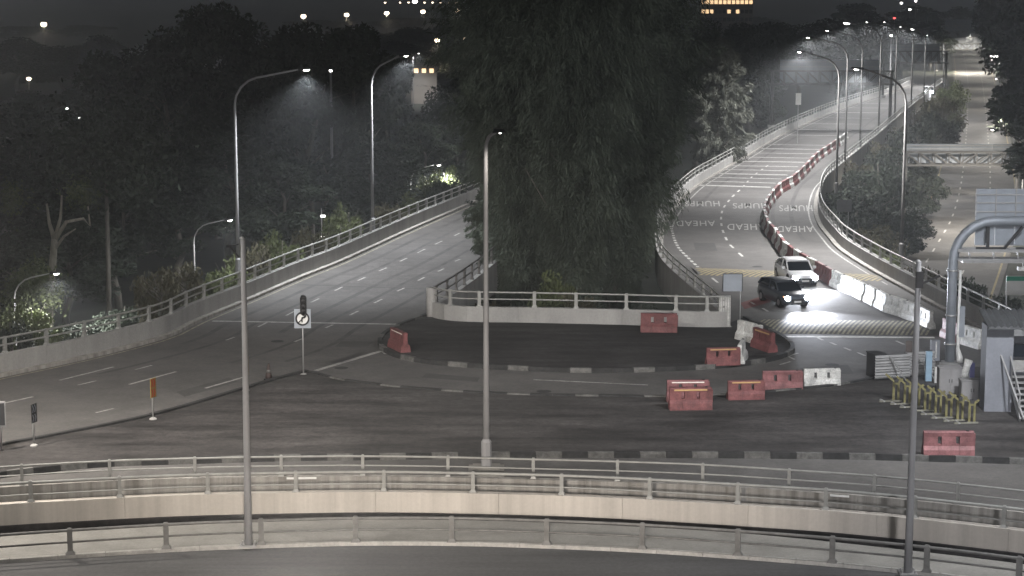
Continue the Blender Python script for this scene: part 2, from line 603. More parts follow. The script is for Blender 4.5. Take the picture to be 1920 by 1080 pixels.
q = []
for a, b in [((862, 437), (852, 442)), ((829, 452), (816, 458)), ((797, 467), (783, 474)), ((763, 484), (750, 490)), ((725, 502), (711, 508)), ((685, 520), (671, 526)), ((642, 538), (628, 545)), ((598, 560), (583, 567)), ((553, 583), (536, 592)), ((500, 605), (484, 613)), ((440, 632), (424, 638)),
             ((863, 486), (853, 490)), ((832, 504), (821, 509)), ((796, 520), (784, 526)), ((758, 540), (745, 546)), ((716, 561), (702, 568)), ((672, 583), (656, 591)), ((624, 609), (610, 615)), ((567, 635), (552, 641)), ((897, 468), (887, 473)),
             ((285, 685), (254, 693)), ((181, 714), (146, 722)), ((213, 766), (180, 774))]:
    q.append(stroke(a, b, 0.14))
for a, b in [((213, 688), (112, 713)), ((330, 697), (242, 721)), ((458, 707), (385, 728)), ((62, 744), (-20, 762))]:
    q.append(stroke(a, b, 0.17))
mark('lane_marking', q, M['worn_white'])
mark('stop_line', [stroke((398, 602), (742, 608), 0.32), stroke((592, 695), (716, 658), 0.3)], M['worn_white'])
mark('ring_marking', [stroke((1000, 712), (1215, 722), 0.16), stroke((716, 658), (724, 664), 0.2)], M['worn_white'])
mark('edge_line', line_along(offset(LO, -0.62), 0.12, d0=4), mat('pale_edge', (0.26, 0.24, 0.18), 0.8, 0.4, 2.0, fine=0.3))
mark('edge_line', line_along(offset(RR, 0.75), 0.12, d0=40), M['worn_white'])
mark('edge_line', line_along(offset(RL, -0.8), 0.12, d0=46), M['worn_white'])
q = []
cd = [(1440, 310), (1412, 330), (1397, 346), (1385, 358), (1376, 366), (1366, 377), (1357, 389), (1353, 400), (1352, 414), (1354, 428), (1359, 442), (1367, 457), (1383, 472), (1400, 488)]
q += line_along(spline([P(*p) for p in cd], 80), 0.16, dash=(1.8, 2.6))
q += line_along(spline([P(*p) for p in [(1258, 424), (1262, 440), (1267, 455), (1275, 468), (1285, 478), (1297, 490), (1309, 501)]], 60), 0.2, dash=(0.7, 0.7))
for a, b in [((1510, 563), (1523, 572)), ((1557, 587), (1570, 593)), ((1620, 616), (1630, 620)), ((1680, 639), (1695, 646)), ((1502, 620), (1510, 623)), ((1533, 633), (1543, 638)), ((1557, 642), (1568, 647)), ((1583, 652), (1595, 657)), ((1608, 661), (1622, 667)), ((1640, 672), (1651, 676)), ((1335, 521), (1346, 530)), ((1407, 566), (1415, 571)), ((1430, 578), (1440, 584))]:
    q.append(stroke(a, b, 0.15))
mark('lane_marking', q, M['road_white'])
mark('stop_line', [stroke((1443, 631), (1752, 633), 0.42)], M['white_paint'])
wexp = offset(LXL, 0)
q = []
for fr in (1 / 3, 2 / 3):
    cl = LXL + (LXR - LXL) * fr
    q += line_along(cl, .16, dash=(2.5, 5.0))
mark('lane_marking', q, M['road_white'], 0.005)
mark('edge_line', line_along(LXL + (LXR - LXL) * .05, .18, dash=(6, 0)) + line_along(LXL + (LXR - LXL) * .95, .18, dash=(6, 0)), M['worn_yellow'], 0.005)
# chevron corner marks by the island's nose
mark('corner_marking', [stroke((1466, 672), (1496, 662), 0.14), stroke((1468, 664), (1490, 674), 0.14), stroke((1462, 684), (1482, 678), 0.14)], M['worn_white'])
# red surfacing patch behind the sign
mark('red_surfacing', [[P(1388, 568), P(1440, 552), P(1446, 566), P(1396, 580)]], mat('red_surface', (0.16, 0.06, 0.055), 0.9, 0.2, 1), 0.004)
# tyre marks, patches and deck joints
stain = mat('tyre_stain', (0.066, 0.063, 0.061), 0.8, 0.3, 0.6, fine=0.2)
patchm = mat('patch_asphalt', (0.066, 0.064, 0.062), 0.85, 0.15, 1.0, fine=0.2)
q = []
for d_, w_, a_, b_ in [(-2.0, .35, 20, 90), (-3.5, .3, 12, 80), (-5.7, .35, 26, 88), (-7.2, .28, 18, 84), (-9.4, .3, 20, 70)]:
    q += line_along(offset(LO, d_), w_, d0=a_, d1=b_, dash=(1.5, 0.0))
for d_, w_, a_, b_ in [(2.2, .35, 62, 260), (3.7, .3, 62, 240), (-2.1, .3, 60, 200), ]:
    q += line_along(offset(RR, d_) if d_ > 0 else offset(RL, d_), w_, d0=a_, d1=b_, dash=(1.5, 0.0))
mark('tyre_mark', q, stain, 0.002)
q = []
for c_, d0_, d1_, n_, w_ in [(LO, 40, 140, 5, 11.5)]:
    for i_ in range(n_):
        p_, t_ = along(c_, d0_ + (d1_ - d0_) * i_ / n_)
        nv = np.array([-t_[1], t_[0], 0])
        q.append([Vector(p_ - nv * .6 - t_ * .05), Vector(p_ - nv * w_ - t_ * .05), Vector(p_ - nv * w_ + t_ * .05), Vector(p_ - nv * .6 + t_ * .05)])
mark('deck_joint', q, M['kerb_black'], 0.003)
mark('road_patch', [[P(330, 735), P(430, 708), P(446, 716), P(346, 744)], [P(640, 640), P(700, 640), P(690, 650), P(628, 650)], [P(1500, 690), P(1590, 684), P(1600, 700), P(1505, 704)], [P(800, 700), P(900, 708), P(895, 716), P(790, 708)], [P(1300, 455), P(1340, 456), P(1345, 470), P(1304, 469)]], patchm, 0.003)
q = []
for x_, y_ in [(1020, 734), (640, 690), (1560, 684), (520, 640), (1420, 500)]:
    p_ = P(x_, y_)
    q.append([p_ + Vector((.35 * math.cos(k * .5236), .35 * math.sin(k * .5236), 0)) for k in range(12)])
mark('manhole_cover', q, M['kerb_black'], 0.006)
# transverse rumble lines
q = []
for i, (l, r) in enumerate([((1306, 348), (1446, 352)), ((1318, 340), (1455, 344)), ((1328, 333), (1466, 336)), ((1340, 326), (1478, 329)), ((1353, 318), (1490, 321)), ((1366, 311), (1497, 313)), ((1380, 303), (1510, 305)), ((1394, 295), (1524, 297)), ((1408, 287), (1536, 289)), ((1420, 279), (1545, 281)), ((1433, 271), (1555, 273)), ((1466, 253), (1585, 255)), ((1487, 243), (1598, 245)), ((1510, 232), (1615, 233)), ((1535, 221), (1632, 222)), ((1560, 211), (1650, 212)), ((1585, 202), (1664, 203)), ((1608, 194), (1678, 195))]):
    for dy in (0.0, ):
        a, b = P(*l), P(*r)
        w = 0.55 if i % 3 else 0.9
        q.append([a, b, b + Vector((0, w, 0)), a + Vector((0, w, 0))])
mark('rumble_line', q, M['worn_white'])


# speed humps with painted diagonal stripes
def hump(l0, r0, l1, r1, m1, m2, n):
    a, b, c, d = P(*l0), P(*r0), P(*r1), P(*l1)          # far left, far right, near right, near left
    mb, st = MB(), MB()
    K, J = 40, 8
    grid = []
    for j in range(J + 1):
        t = j / J
        z = 0.006 + 0.085 * math.sin(math.pi * t)
        for i in range(K + 1):
            u = i / K
            p = (a.lerp(b, u)).lerp(d.lerp(c, u), t)
            grid.append((p.x, p.y, z))
    mb.add(grid, [(j * (K + 1) + i, (j + 1) * (K + 1) + i, (j + 1) * (K + 1) + i + 1, j * (K + 1) + i + 1) for j in range(J) for i in range(K)])
    h = structure('speed_hump', mb, M['asphalt'], True)
    for s in range(-6, n + 1):
        for j in range(J):
            t0, t1 = j / J, (j + 1) / J
            pts = []
            for t, du in ((t0, 0), (t0, .5), (t1, .5), (t1, 0)):
                u = (s + du + (1 - t) * 5.6) / n
                if u < 0 or u > 1:
                    break
                p = (a.lerp(b, u)).lerp(d.lerp(c, u), t)
                pts.append((p.x, p.y, 0.011 + 0.085 * math.sin(math.pi * t)))
            if len(pts) == 4:
                st.add(pts, [(0, 1, 2, 3)])
    st.build('stripe', m2, h, True)
    return h


hump((1296, 502), (1640, 515), (1310, 516), (1662, 528), M['asphalt'], M['worn_yellow'], 34)
hump((1418, 599), (1722, 602), (1440, 625), (1752, 629), M['asphalt'], mat('hump_paint', (0.29, 0.27, 0.19), 0.75, 0.35, 2, fine=0.3), 34)


def road_text(word, tl, br_):
    """word painted for traffic coming towards the camera: it reads upside down from here"""
    (x0, y0), (x1, y1) = tl, br_
    a, b, c = P(x0, y1), P(x1, y1), P(x0, y0)
    cu = bpy.data.curves.new('road_text', 'FONT')
    cu.body = word
    cu.offset = 0.004
    cu.space_character = 1.12
    tmp = bpy.data.objects.new('road_text', cu)
    COL.objects.link(tmp)
    bpy.context.view_layer.update()
    me = bpy.data.meshes.new_from_object(tmp.evaluated_get(bpy.context.evaluated_depsgraph_get()))
    bpy.data.objects.remove(tmp)
    co = np.zeros(len(me.vertices) * 3)
    me.vertices.foreach_get('co', co)
    co = co.reshape(-1, 3)
    mn, mx = co.min(0), co.max(0)
    u = 1 - (co[:, 0] - mn[0]) / (mx[0] - mn[0])
    v = 1 - (co[:, 1] - mn[1]) / (mx[1] - mn[1])
    A, B, C = np.array(a), np.array(b), np.array(c)
    w = A + u[:, None] * (B - A) + v[:, None] * (C - A)
    w[:, 2] = 0.006
    me.vertices.foreach_set('co', w.reshape(-1))
    me.materials.clear()
    me.materials.append(M['road_white'] if word == 'AHEAD' else M['worn_white'])
    me.update()
    for pl in me.polygons:
        if pl.normal.z < 0:
            pl.flip()
    o = bpy.data.objects.new('road_lettering', me)
    COL.objects.link(o)
    tag(o, kind='structure')


for tl, br_ in [((1268, 414), (1342, 424)), ((1364, 420), (1436, 431)), ((1457, 424), (1526, 435))]:
    road_text('AHEAD', tl, br_)
for tl, br_ in [((1284, 377), (1350, 387)), ((1374, 381), (1440, 391)), ((1461, 385), (1524, 396))]:
    road_text('HUMPS', tl, br_)


# ================================================================== PARAPETS AND RAILINGS
def railing_parts(t, c, dists, h, rails, post=(0.14, 0.12), m=None, zbase=0.0, flare=True, seg=1.2, side=0.0):
    """posts at distances along curve c, rails as tubes (height, radius); c carries z of its foot or zbase is used"""
    m = m or M['rail_paint']
    proto = MB()
    pw, pd = post
    if flare:
        proto.add([(-pw * .95, -pd * .9, 0), (pw * .95, -pd * .9, 0), (pw * .95, pd * .9, 0), (-pw * .95, pd * .9, 0),
                   (-pw / 2, -pd / 2, h * .14), (pw / 2, -pd / 2, h * .14), (pw / 2, pd / 2, h * .14), (-pw / 2, pd / 2, h * .14),
                   (-pw / 2, -pd / 2, h), (pw / 2, -pd / 2, h), (pw / 2, pd / 2, h), (-pw / 2, pd / 2, h),
                   (-pw * .3, -pd * .3, h + .04), (pw * .3, -pd * .3, h + .04), (pw * .3, pd * .3, h + .04), (-pw * .3, pd * .3, h + .04)],
                  [(3, 2, 1, 0), (0, 1, 5, 4), (1, 2, 6, 5), (2, 3, 7, 6), (3, 0, 4, 7), (4, 5, 9, 8), (5, 6, 10, 9), (6, 7, 11, 10), (7, 4, 8, 11), (8, 9, 13, 12), (9, 10, 14, 13), (10, 11, 15, 14), (11, 8, 12, 15), (12, 13, 14, 15)])
    else:
        proto.box((0, 0, h / 2), (pw, pd, h))
    pm = proto.mesh('post', m)
    for d in dists:
        p, tt = along(c, d)
        inst('post', pm, t, (p[0], p[1], zbase), math.atan2(tt[1], tt[0]))
    n = max(12, int(clen(c) / seg))
    cs = spline(c[::max(1, len(c) // 60)], n) if len(c) > 120 else c
    for i, (rh, rr) in enumerate(rails):
        MB().tube([(p[0], p[1], zbase + rh) for p in cs], rr, 8).build('top_rail' if i == 0 else 'mid_rail', m, t, True)


def wall_panels(t, a, b, z0, z1, m, step, name='panel'):
    """a wall cast in lengths, a narrow open joint between each"""
    L, n = clen(a), max(1, round(clen(a) / step))
    Lb2 = clen(b)
    for i in range(n):
        u0, u1 = i / n + .004 / step, (i + 1) / n - .004 / step
        u0, u1 = i / n, (i + 1) / n - .008 / L
        k = max(3, int(step / 1.2))
        sa = np.array([along(a, L * (u0 + (u1 - u0) * q / k))[0] for q in range(k + 1)])
        sb = np.array([along(b, Lb2 * (u0 + (u1 - u0) * q / k))[0] for q in range(k + 1)])
        MB().wall(sa, sb, z0, z1 + random.uniform(-.006, .006)).build(name, m, t)


# railing along the near road
t = thing('guard_railing', 'grey two-rail guard railing along the kerb of the nearest road, closest to the camera', 'railing', group=None)
rc = offset(kerb_near, 0.10)
railing_parts(t, rc, [at_px(rc, x) for x in (-225, -46, 132, 312, 490, 667, 847, 1025, 1204, 1383, 1560, 1737, 1910, 2080)], 0.83, [(0.79, 0.05), (0.40, 0.035)], (0.17, 0.14), M['rail_mid'], 0.12)

# bright wall of the sunken slip road with its railing
t = thing('parapet', 'long pale curving parapet wall in the foreground, brightest in its middle, railing on top', 'parapet wall')
wf = wall_face.copy()
wall_panels(t, wf, offset(wf, 0.32), -0.6, WALL_T - .004, M['pale_wall'], 4.4)
MB().wall(offset(wf, -.07), offset(wf, .02), -0.6, 0.05).build('dark_gap_base', M['dark_ground'], t)  # dark strip drawing the gap's shade and dirt along the wall foot
rc = offset(wf, 0.17)
railing_parts(t, rc, [at_px(rc, x) for x in (-108, 58, 225, 390, 555, 720, 887, 1053, 1218, 1383, 1548, 1715, 1882, 2050)], 0.70, [(0.66, 0.055), (0.24, 0.03)], (0.13, 0.11), M['rail_paint'], WALL_T)
# stained far parapet of the slip road
t = thing('parapet', 'streak-stained concrete parapet with railing behind the bright foreground wall', 'parapet wall')
wall_panels(t, offset(rail3, -0.15), offset(rail3, 0.15), -0.1, 0.715, M['stained'], 3.1)
for x0_, x1_ in ((534, 552), (556, 590), (1552, 1588)):
    d0_, d1_ = at_px(rail3, x0_), at_px(rail3, x1_)
    a_, b_ = along(offset(rail3, -.17), d0_)[0], along(offset(rail3, -.17), d1_)[0]
    MB().bar((a_[0], a_[1], .66), (b_[0], b_[1], .66), .03, .07).build('glint_strip', M['sign_white'], t)  # white strips standing in for bright glints along the parapet
railing_parts(t, rail3, [at_px(rail3, x) for x in (-120, 40, 205, 365, 527, 680, 840, 1000, 1158, 1318, 1480, 1640, 1797, 1955)], 0.73, [(0.70, 0.04), (0.36, 0.03)], (0.11, 0.10), M['rail_paint'], 0.72)
pd_ = thing('pedestal', 'concrete block under the middle lamp post in the foreground', 'pedestal', (*PY(912, 895, 68.2).xy, 0))
MB().box((0, 0, 0.45), (1.3, .9, .9)).box((0, 0, .93), (1.0, .7, .08)).build('block', M['verge'], pd_)

# parapet along the left flyover
t = thing('parapet', 'long concrete parapet with two-rail railing along the outer edge of the left road', 'parapet wall')
c = LO[6:]
wall_panels(t, offset(c, 0.0), offset(c, 0.32), -1.0, 1.015, M['concrete'], 6.0)
MB().wall(offset(c, -0.34), offset(c, -0.01), -0.2, 0.16).build('kerb', M['stained'], t)
rc = offset(c, 0.17)
railing_parts(t, rc, np.arange(1.0, min(clen(rc), 150), 2.6), 0.78, [(0.75, 0.055), (0.40, 0.045)], (0.16, 0.14), M['rail_paint'], 1.02)

# parapet round the nose of the gap
t = thing('parapet', 'grey parapet with two-rail railing round the tree-filled gap, facing the island', 'parapet wall')
nose = IP
wall_panels(t, offset(nose, 0.0), offset(nose, 0.3), -1.2, 0.975, M['concrete'], 5.0)
rc = offset(nose, 0.15)
railing_parts(t, rc, [at_px(rc, x) for x in (845, 899, 1002, 1080, 1174, 1267, 1325)], 0.84, [(0.80, 0.05), (0.42, 0.04)], (0.18, 0.14), M['rail_paint'], 0.98)
t = thing('parapet', 'railed parapet running back along the left side of the tree-filled gap', 'parapet wall')
MB().wall(LR, offset(LR, -0.3), -1.2, 0.75).build('wall', M['concrete'], t)
MB().tube([(LR[0][0] + .1, LR[0][1] + .1, -0.2), (LR[0][0] + .1, LR[0][1] + .1, 1.75)], 0.3, 14).build('end_post', M['concrete'], t, True)
rc = offset(LR, -0.15)
railing_parts(t, rc, np.arange(1.0, clen(rc), 2.3), 1.0, [(0.97, 0.05), (0.5, 0.04)], (0.14, 0.12), M['rail_dark'], 0.75)
t = thing('parapet', 'railed parapet along the left edge of the right road, bending behind the big tree', 'parapet wall')
c = RL
wall_panels(t, c, offset(c, 0.3), -1.2, 0.845, M['concrete'], 6.0)
MB().wall(offset(c, -0.30), offset(c, -0.01), -0.2, 0.15).build('kerb', M['stained'], t)
rc = offset(c, 0.15)
railing_parts(t, rc, np.arange(1.6, min(clen(rc), 330), 2.6), 0.78, [(0.75, 0.05), (0.40, 0.045)], (0.15, 0.13), M['rail_paint'], 0.85)
# ribbed white end block
e0 = P(1350, 617)
t = thing('end_block', 'ribbed pale end block where the island railing meets the right road', 'end block', (e0.x + .25, e0.y + .1, 0), -0.1)
MB().box((0, 0, 0.9), (0.62, 0.4, 1.8)).build('block', M['white_plastic'], t)
for i in range(5):
    MB().box((-0.26 + i * .13, -0.22, 0.9), (0.035, 0.05, 1.76)).build('rib', M['concrete'], t)
t = thing('parapet', 'curving concrete parapet with railing along the outer edge of the right road', 'parapet wall')
c = RR
wall_panels(t, c, offset(c, -0.32), -1.0, 0.945, M['concrete'], 6.0)
MB().wall(offset(c, 0.34), offset(c, 0.01), -0.2, 0.16).build('kerb', M['stained'], t)
rc = offset(c, -0.16)
railing_parts(t, rc, np.arange(1.0, min(clen(rc), 330), 2.6), 0.78, [(0.75, 0.055), (0.40, 0.045)], (0.15, 0.13), M['rail_paint'], 0.95)
# pier and beam under the right flyover, seen below the nose railing
t = thing('bridge_pier', 'grey concrete bridge pier in the shadow under the right road', 'pier', (*P(1300, 585, -1).xy, gz))
MB().box((2.0, 2.5, 2.4), (1.2, 2.0, 4.8)).build('column', M['concrete'], t)
MB().box((2.0, 2.5, 4.9 - .05), (4.5, 2.2, 0.5)).build('crosshead', M['concrete'], t)


# ================================================================== LAMPS
def add_light(parent, loc, watts, col, aim=(0, 0, -1), size=150, blend=0.7, rad=0.12):
    li = bpy.data.lights.new('lamp_light', 'SPOT')
    li.energy = watts
    li.color = col
    li.spot_size = R(size)
    li.spot_blend = blend
    li.shadow_soft_size = rad
    o = bpy.data.objects.new('lamp_light', li)
    COL.objects.link(o)
    o.parent = parent
    o.location = loc
    o.rotation_euler = Vector(aim).to_track_quat('-Z', 'Y').to_euler()
    return o


COOL = (0.98, 0.97, 0.97)
WARM = (1.0, 0.91, 0.81)


def street_lamp(label, base, h, arm, group, watts=9000, col=COOL, r0=0.11, lens=None, curve=1.8, head=(0.95, 0.34), up=0.5, tilt=None, metal='pole_grey', size=150, lens_scale=1.0):
    """arm: horizontal vector from the post to the lantern"""
    arm = Vector((arm[0], arm[1], 0))
    L = arm.length
    u = arm.normalized()
    t = thing('street_lamp', label, 'street lamp', base, 0, group)
    pts = [Vector((0, 0, 0)), Vector((0, 0, h * .35)), Vector((0, 0, h - curve - up))]
    rad = [r0, r0 * .85, r0 * .62]
    cr = min(curve, L * .55)
    for a in (20, 40, 60, 78):
        pts.append(Vector((0, 0, h - curve - up)) + u * cr * (1 - math.cos(R(a))) + Vector((0, 0, curve * math.sin(R(a)))))
        rad.append(r0 * .55)
    pts.append(u * (L - head[0] * .5) + Vector((0, 0, h - .02)))
    rad.append(r0 * .4)
    MB().tube(pts, rad, 8).build('pole', M[metal], t, True)
    MB().tube([(0, 0, 0), (0, 0, 0.9), (0, 0, 1.0)], [r0 * 1.5, r0 * 1.5, r0], 8).build('base', M[metal], t)
    a = math.atan2(u.y, u.x)
    hd = MB()
    hl, hw = head
    hd.add([(-hl / 2, -hw / 2, -.03), (hl / 2, -hw * .38, -.03), (hl / 2, hw * .38, -.03), (-hl / 2, hw / 2, -.03),
            (-hl * .46, -hw * .3, .13), (hl * .36, -hw * .22, .09), (hl * .36, hw * .22, .09), (-hl * .46, hw * .3, .13)],
           [(3, 2, 1, 0), (4, 5, 6, 7), (0, 1, 5, 4), (1, 2, 6, 5), (2, 3, 7, 6), (3, 0, 4, 7)])
    ho = hd.build('lantern', M['dark_metal'], t)
    ho.location = u * L + Vector((0, 0, h))
    ho.rotation_euler = (0, R(-6), a)
    ln = MB()
    ls = lens_scale
    ln.lathe((0.05, 0, -.05 - .06 * ls), [(0.05 * ls, 0), (.13 * ls, .03 * ls), (.17 * ls, .075 * ls)], 12)
    lo = ln.build('lens', lens or M['lens'], ho, True)
    add_light(t, u * L + Vector((0, 0, h - .16 - .1 * ls)), watts, col, size=size)
    return t


def lamp_at(label, base_px, head_px, group, bz=0.0, **kw):
    """post foot at a picture point on level bz, lantern at another picture point at the same depth"""
    b = P(*base_px, bz)
    hd = PY(*head_px, b.y)
    return street_lamp(label, b, hd.z - bz, (hd.x - b.x, kw.pop('ay', 0.0)), group, **kw)


g = 'street lamps along the left road'
lamp_at('tall street lamp left of the left road, its lantern over the road shining in mist', (447, 512), (573, 130), g, 0.0, watts=19000, col=(.93, .96, 1.0), size=130, r0=0.13, lens_scale=1.3)
lamp_at('tall street lamp second along the left road, its arm lost in dark foliage', (699, 432), (760, 104), g, 0.0, watts=18000, col=(.95, .97, 1.0), size=130, r0=0.13)
street_lamp('tall street lamp on the left road hidden behind the big tree', P(905, 345), 13.5, (5, 0), g, watts=14000)
g = 'street lamps along the right road'
rl = [((1690, 482), (1607, 129), 'street lamp with dark arm nearest the overhead sign, right of the right road'),
      ((1568, 362), (1500, 97), 'street lamp in front of the sign gantry, second along the right road'),
      ((1584, 318), (1516, 70), 'street lamp behind the second one along the right road'),
      ((1612, 292), (1552, 57), 'street lamp third pole from the left along the far right road'),
      ((1647, 262), (1588, 43), 'brightly shining street lamp above the far sign gantry'),
      ((1677, 234), (1626, 41), 'street lamp with dim lantern right of the brightly shining one'),
      ((1708, 209), (1659, 41), 'street lamp under the small red light, far along the right road'),
      ((1732, 191), (1689, 50), 'street lamp before the last bright one of the far right road'),
      ((1752, 176), (1711, 54), 'last bright street lamp of the far right road'),
      ((1768, 164), (1739, 66), 'farthest street lamp of the right road, dim in the haze')]
for i, (b, hd, lb) in enumerate(rl):
    lamp_at(lb, b, hd, g, 0.0, size=170 if i in (1, 2) else 146, metal='rail_dark', watts=(32000, 22000, 21000, 20000, 20000, 19000, 19000, 19000, 19000, 19000)[i], r0=0.13, lens_scale=(1, 1, 1, 1, 2.4, .8, .8, .8, 2.6, .8)[i])
g = 'low lamps of the lower road on the left'


def low_lamp(label, px_pole, head_px, Y, watts, col=COOL):
    b = PY(px_pole, 600, Y)
    b.z = gz
    hd = PY(*head_px, Y)
    return street_lamp(label, b, hd.z - gz, (hd.x - b.x, 0), g, watts=watts, r0=0.085, up=.25, curve=1.4, head=(.7, .3), col=col, size=150, lens_scale=1.2, lens=M['lens'], metal='galv')


low_lamp('low lamp beside the forked tree at the left picture edge', 28, (104, 512), 118, 10000)
low_lamp('low lamp behind the parapet left of the tall lamp post', 367, (430, 412), 140, 4000)
low_lamp('low lamp over the brightly lit bush by the left road', 772, (822, 309), 182, 12000)

# foreground posts
t = thing('lamp_post', 'plain grey tapered post at left in front of the left road, on the nearest kerb', 'post', (*P(466, 1023, 0.12).xy, 0.12), 0, 'grey posts in the foreground')
hh = PY(469, 447, t.location.y).z - .12
MB().tube([(0, 0, 0), (0.01, 0, hh * .2), (.02, 0, hh * .6), (0.03, 0, hh)], [0.135, 0.115, .10, .085], 12).build('shaft', M['pole_grey'], t, True)
MB().box((0, 0, .02), (.55, .45, .05)).build('base_plate', M['galv'], t)
MB().tube([(0.0, 0, hh), (0, 0, hh + .05)], [.09, .05], 10).build('cap', M['galv'], t)
for dx, dy in ((-.2, -.15), (.2, -.15), (.2, .15), (-.2, .15)):
    MB().tube([(dx, dy, .04), (dx, dy, .13)], .03, 6).build('anchor_bolt', M['galv'], t)
post_proto = t
b2 = P(1702, 1075, 0.12)
t2 = dup(t, (b2.x, b2.y, .12), 0.0, 'plain grey tapered post at right in front of the overhead sign, on the nearest kerb', 'grey posts in the foreground')
# the right one is a little shorter; brackets it carries
hh2 = PY(1712, 490, b2.y).z - .12
t2.scale = (1, 1, hh2 / hh)
br = thing('bracket', 'small dark bracket with arm fixed near the top of the right grey post', 'bracket', (t2.location.x + .05, t2.location.y, .12 + hh2 - .55))
MB().bar((0, -.1, -.15), (.62, -.1, .12), .06).box((.0, -.1, 0), (.22, .12, .5)).build('arm', M['dark_metal'], br)
br = thing('bracket', 'small dark bracket with short arm near the top of the left grey post', 'bracket', (t.location.x - .1, t.location.y - .05, .12 + hh - .3))
MB().bar((0, 0, -.3), (-.28, 0, .05), .05).box((-.3, 0, .06), (.18, .12, .08)).bar((-.3, 0, .05), (0, 0, .12), .04).build('arm', M['dark_metal'], br)

bm_ = PY(912, 888, 68.2)
tl_ = PY(926, 243, 68.2)
street_lamp('tall lamp post in the middle of the foreground, in front of the dark tree', (bm_.x, bm_.y, .97), tl_.z - .97, (.5, -1.1), 'grey posts in the foreground', watts=450, col=WARM, r0=.125, head=(.6, .3), curve=.6, up=.15, lens_scale=.28, size=140)


def fill_mast(label, x, y, h, watts, col, aims=()):
    """added mast with a ring of floodlights, unseen, lighting the foreground"""
    t = thing('fill_mast', label, 'high mast lamp', (x, y, 0), 0, 'added high mast lamps beside the slip road')
    MB().tube([(0, 0, 0), (0, 0, h * .5), (0, 0, h)], [.35, .25, .14], 12).build('pole', M['pole_grey'], t, True)
    MB().lathe((0, 0, h - .2), [(.9, 0), (1.0, .1), (.9, .25)], 16).build('ring', M['dark_metal'], t)
    for k in range(8):
        a = k * math.pi / 4
        MB().box((1.0 * math.cos(a), 1.0 * math.sin(a), h - .3), (.4, .4, .2), a).build('floodlight', M['lens_warm'], t)
    add_light(t, (0, 0, h - .6), watts, col, size=112, rad=.9)
    for ax, ay, aw in aims:
        add_light(t, (0, 0, h - .6), aw, col, aim=(ax - x, ay - y, -h), size=74, blend=1.0, rad=.9)


fill_mast('added high mast lamp, unseen beyond the left edge of the picture', -21, 58, 25, 24000, (1.0, .955, .90), [(-8, 92, 80000)])  # unseen masts added to light the foreground and the ring road
fill_mast('added high mast lamp, unseen beyond the right edge of the picture', 21, 58, 25, 22000, (.95, .965, 1.0), [(10, 95, 62000)])
street_lamp('added lamp post by the stained parapet, unseen beyond the left picture edge', (-24.5, 71, 0), tl_.z, (1.2, -1.0), 'added lamp posts along the stained parapet', watts=14000, col=WARM, r0=.15, head=(.6, .3), curve=1.0, up=.3, size=145)  # unseen posts added as overhead light for the foreground
street_lamp('added lamp post by the stained parapet, unseen beyond the right picture edge', (22.8, 70, 0), tl_.z, (-1.2, -.6), 'added lamp posts along the stained parapet', watts=3500, col=COOL, r0=.15, head=(.6, .3), curve=1.0, up=.3, size=145)

# unseen floodlights added on the camera's side to light the wall and roads
def fill_flood(label, x, y, aim, watts, size, col):
    fl = thing('fill_floodlight', label, 'floodlight', (x, y, 0), 0, 'added floodlight posts on the camera side')
    MB().tube([(0, 0, 0), (0, 0, 12.2)], [.14, .09], 10).build('pole', M['pole_grey'], fl, True)
    MB().box((0, .1, 12.2), (2.2, .25, .45)).build('housing', M['dark_metal'], fl)
    MB().box((0, .235, 12.2), (2.1, .02, .38)).build('lens', M['lens_warm'], fl)
    add_light(fl, (0, .3, 12.2), watts, col, aim=(aim[0] - x, aim[1] - y, aim[2] - 12.2), size=size, blend=1.0, rad=1.0)


fill_flood('added, unseen narrow floodlight on the camera side aimed at the middle of the foreground wall', -2.2, 16, (-2.4, 66, -2), 100000, 36, (1.0, .90, .80))
fill_flood('added, unseen wide floodlight on the camera side aimed to the left', -9, 15, (-18, 72, 0), 9000, 56, (1.0, .95, .90))
fill_flood('added, unseen wide floodlight on the camera side aimed to the right', 9, 15, (24, 90, 4), 42000, 56, (.98, .97, 1.0))

# ---- lamps of the lower expressway on the right
g = 'lamps of the lower expressway'
ONES_ = 'first second third fourth fifth sixth seventh eighth ninth tenth eleventh twelfth thirteenth fourteenth fifteenth'.split()
i = 0
LX = clen(LXR)
dist = at = None
ys = LXR[:, 1]
Yk = 192
while Yk < 760:
    j = int(np.argmin(abs(ys - Yk)))
    p = LXR[j]
    q_ = LXL[int(np.argmin(abs(LXL[:, 1] - Yk)))]
    lb = ('nearest' if i == 0 else ONES_[i] + ' nearest') + ' of the lamps among the dark trees right of the lower expressway'
    street_lamp(lb, (p[0] + .4, p[1], gz), 10.5, (-3.2, 0), g, size=172, watts=6500 if Yk > 200 else 17000, col=(1.0, .92, .80), r0=.11, lens_scale=1.0)
    Yk += 30 + Yk * .04
    i += 1
street_lamp('added lamp just before the brightly lit far gantry over the lower expressway', (PY(1856, 90, 588).x, 586, gz), 11.5, (-6.5, 0), g, watts=80000, size=174, col=(1.0, .92, .80), lens_scale=.8)  # extra lamp added to brighten the far gantry board
street_lamp('glaring lamp at the dark tree edge right of the lower expressway', PY(1880, 180, 330).xy.to_3d() + Vector((0, 0, gz)), PY(1864, 104, 330).z - gz, (PY(1864, 104, 330).x - PY(1880, 180, 330).x, 0), g, watts=9000, col=(1.0, .94, .85), lens_scale=4.5)


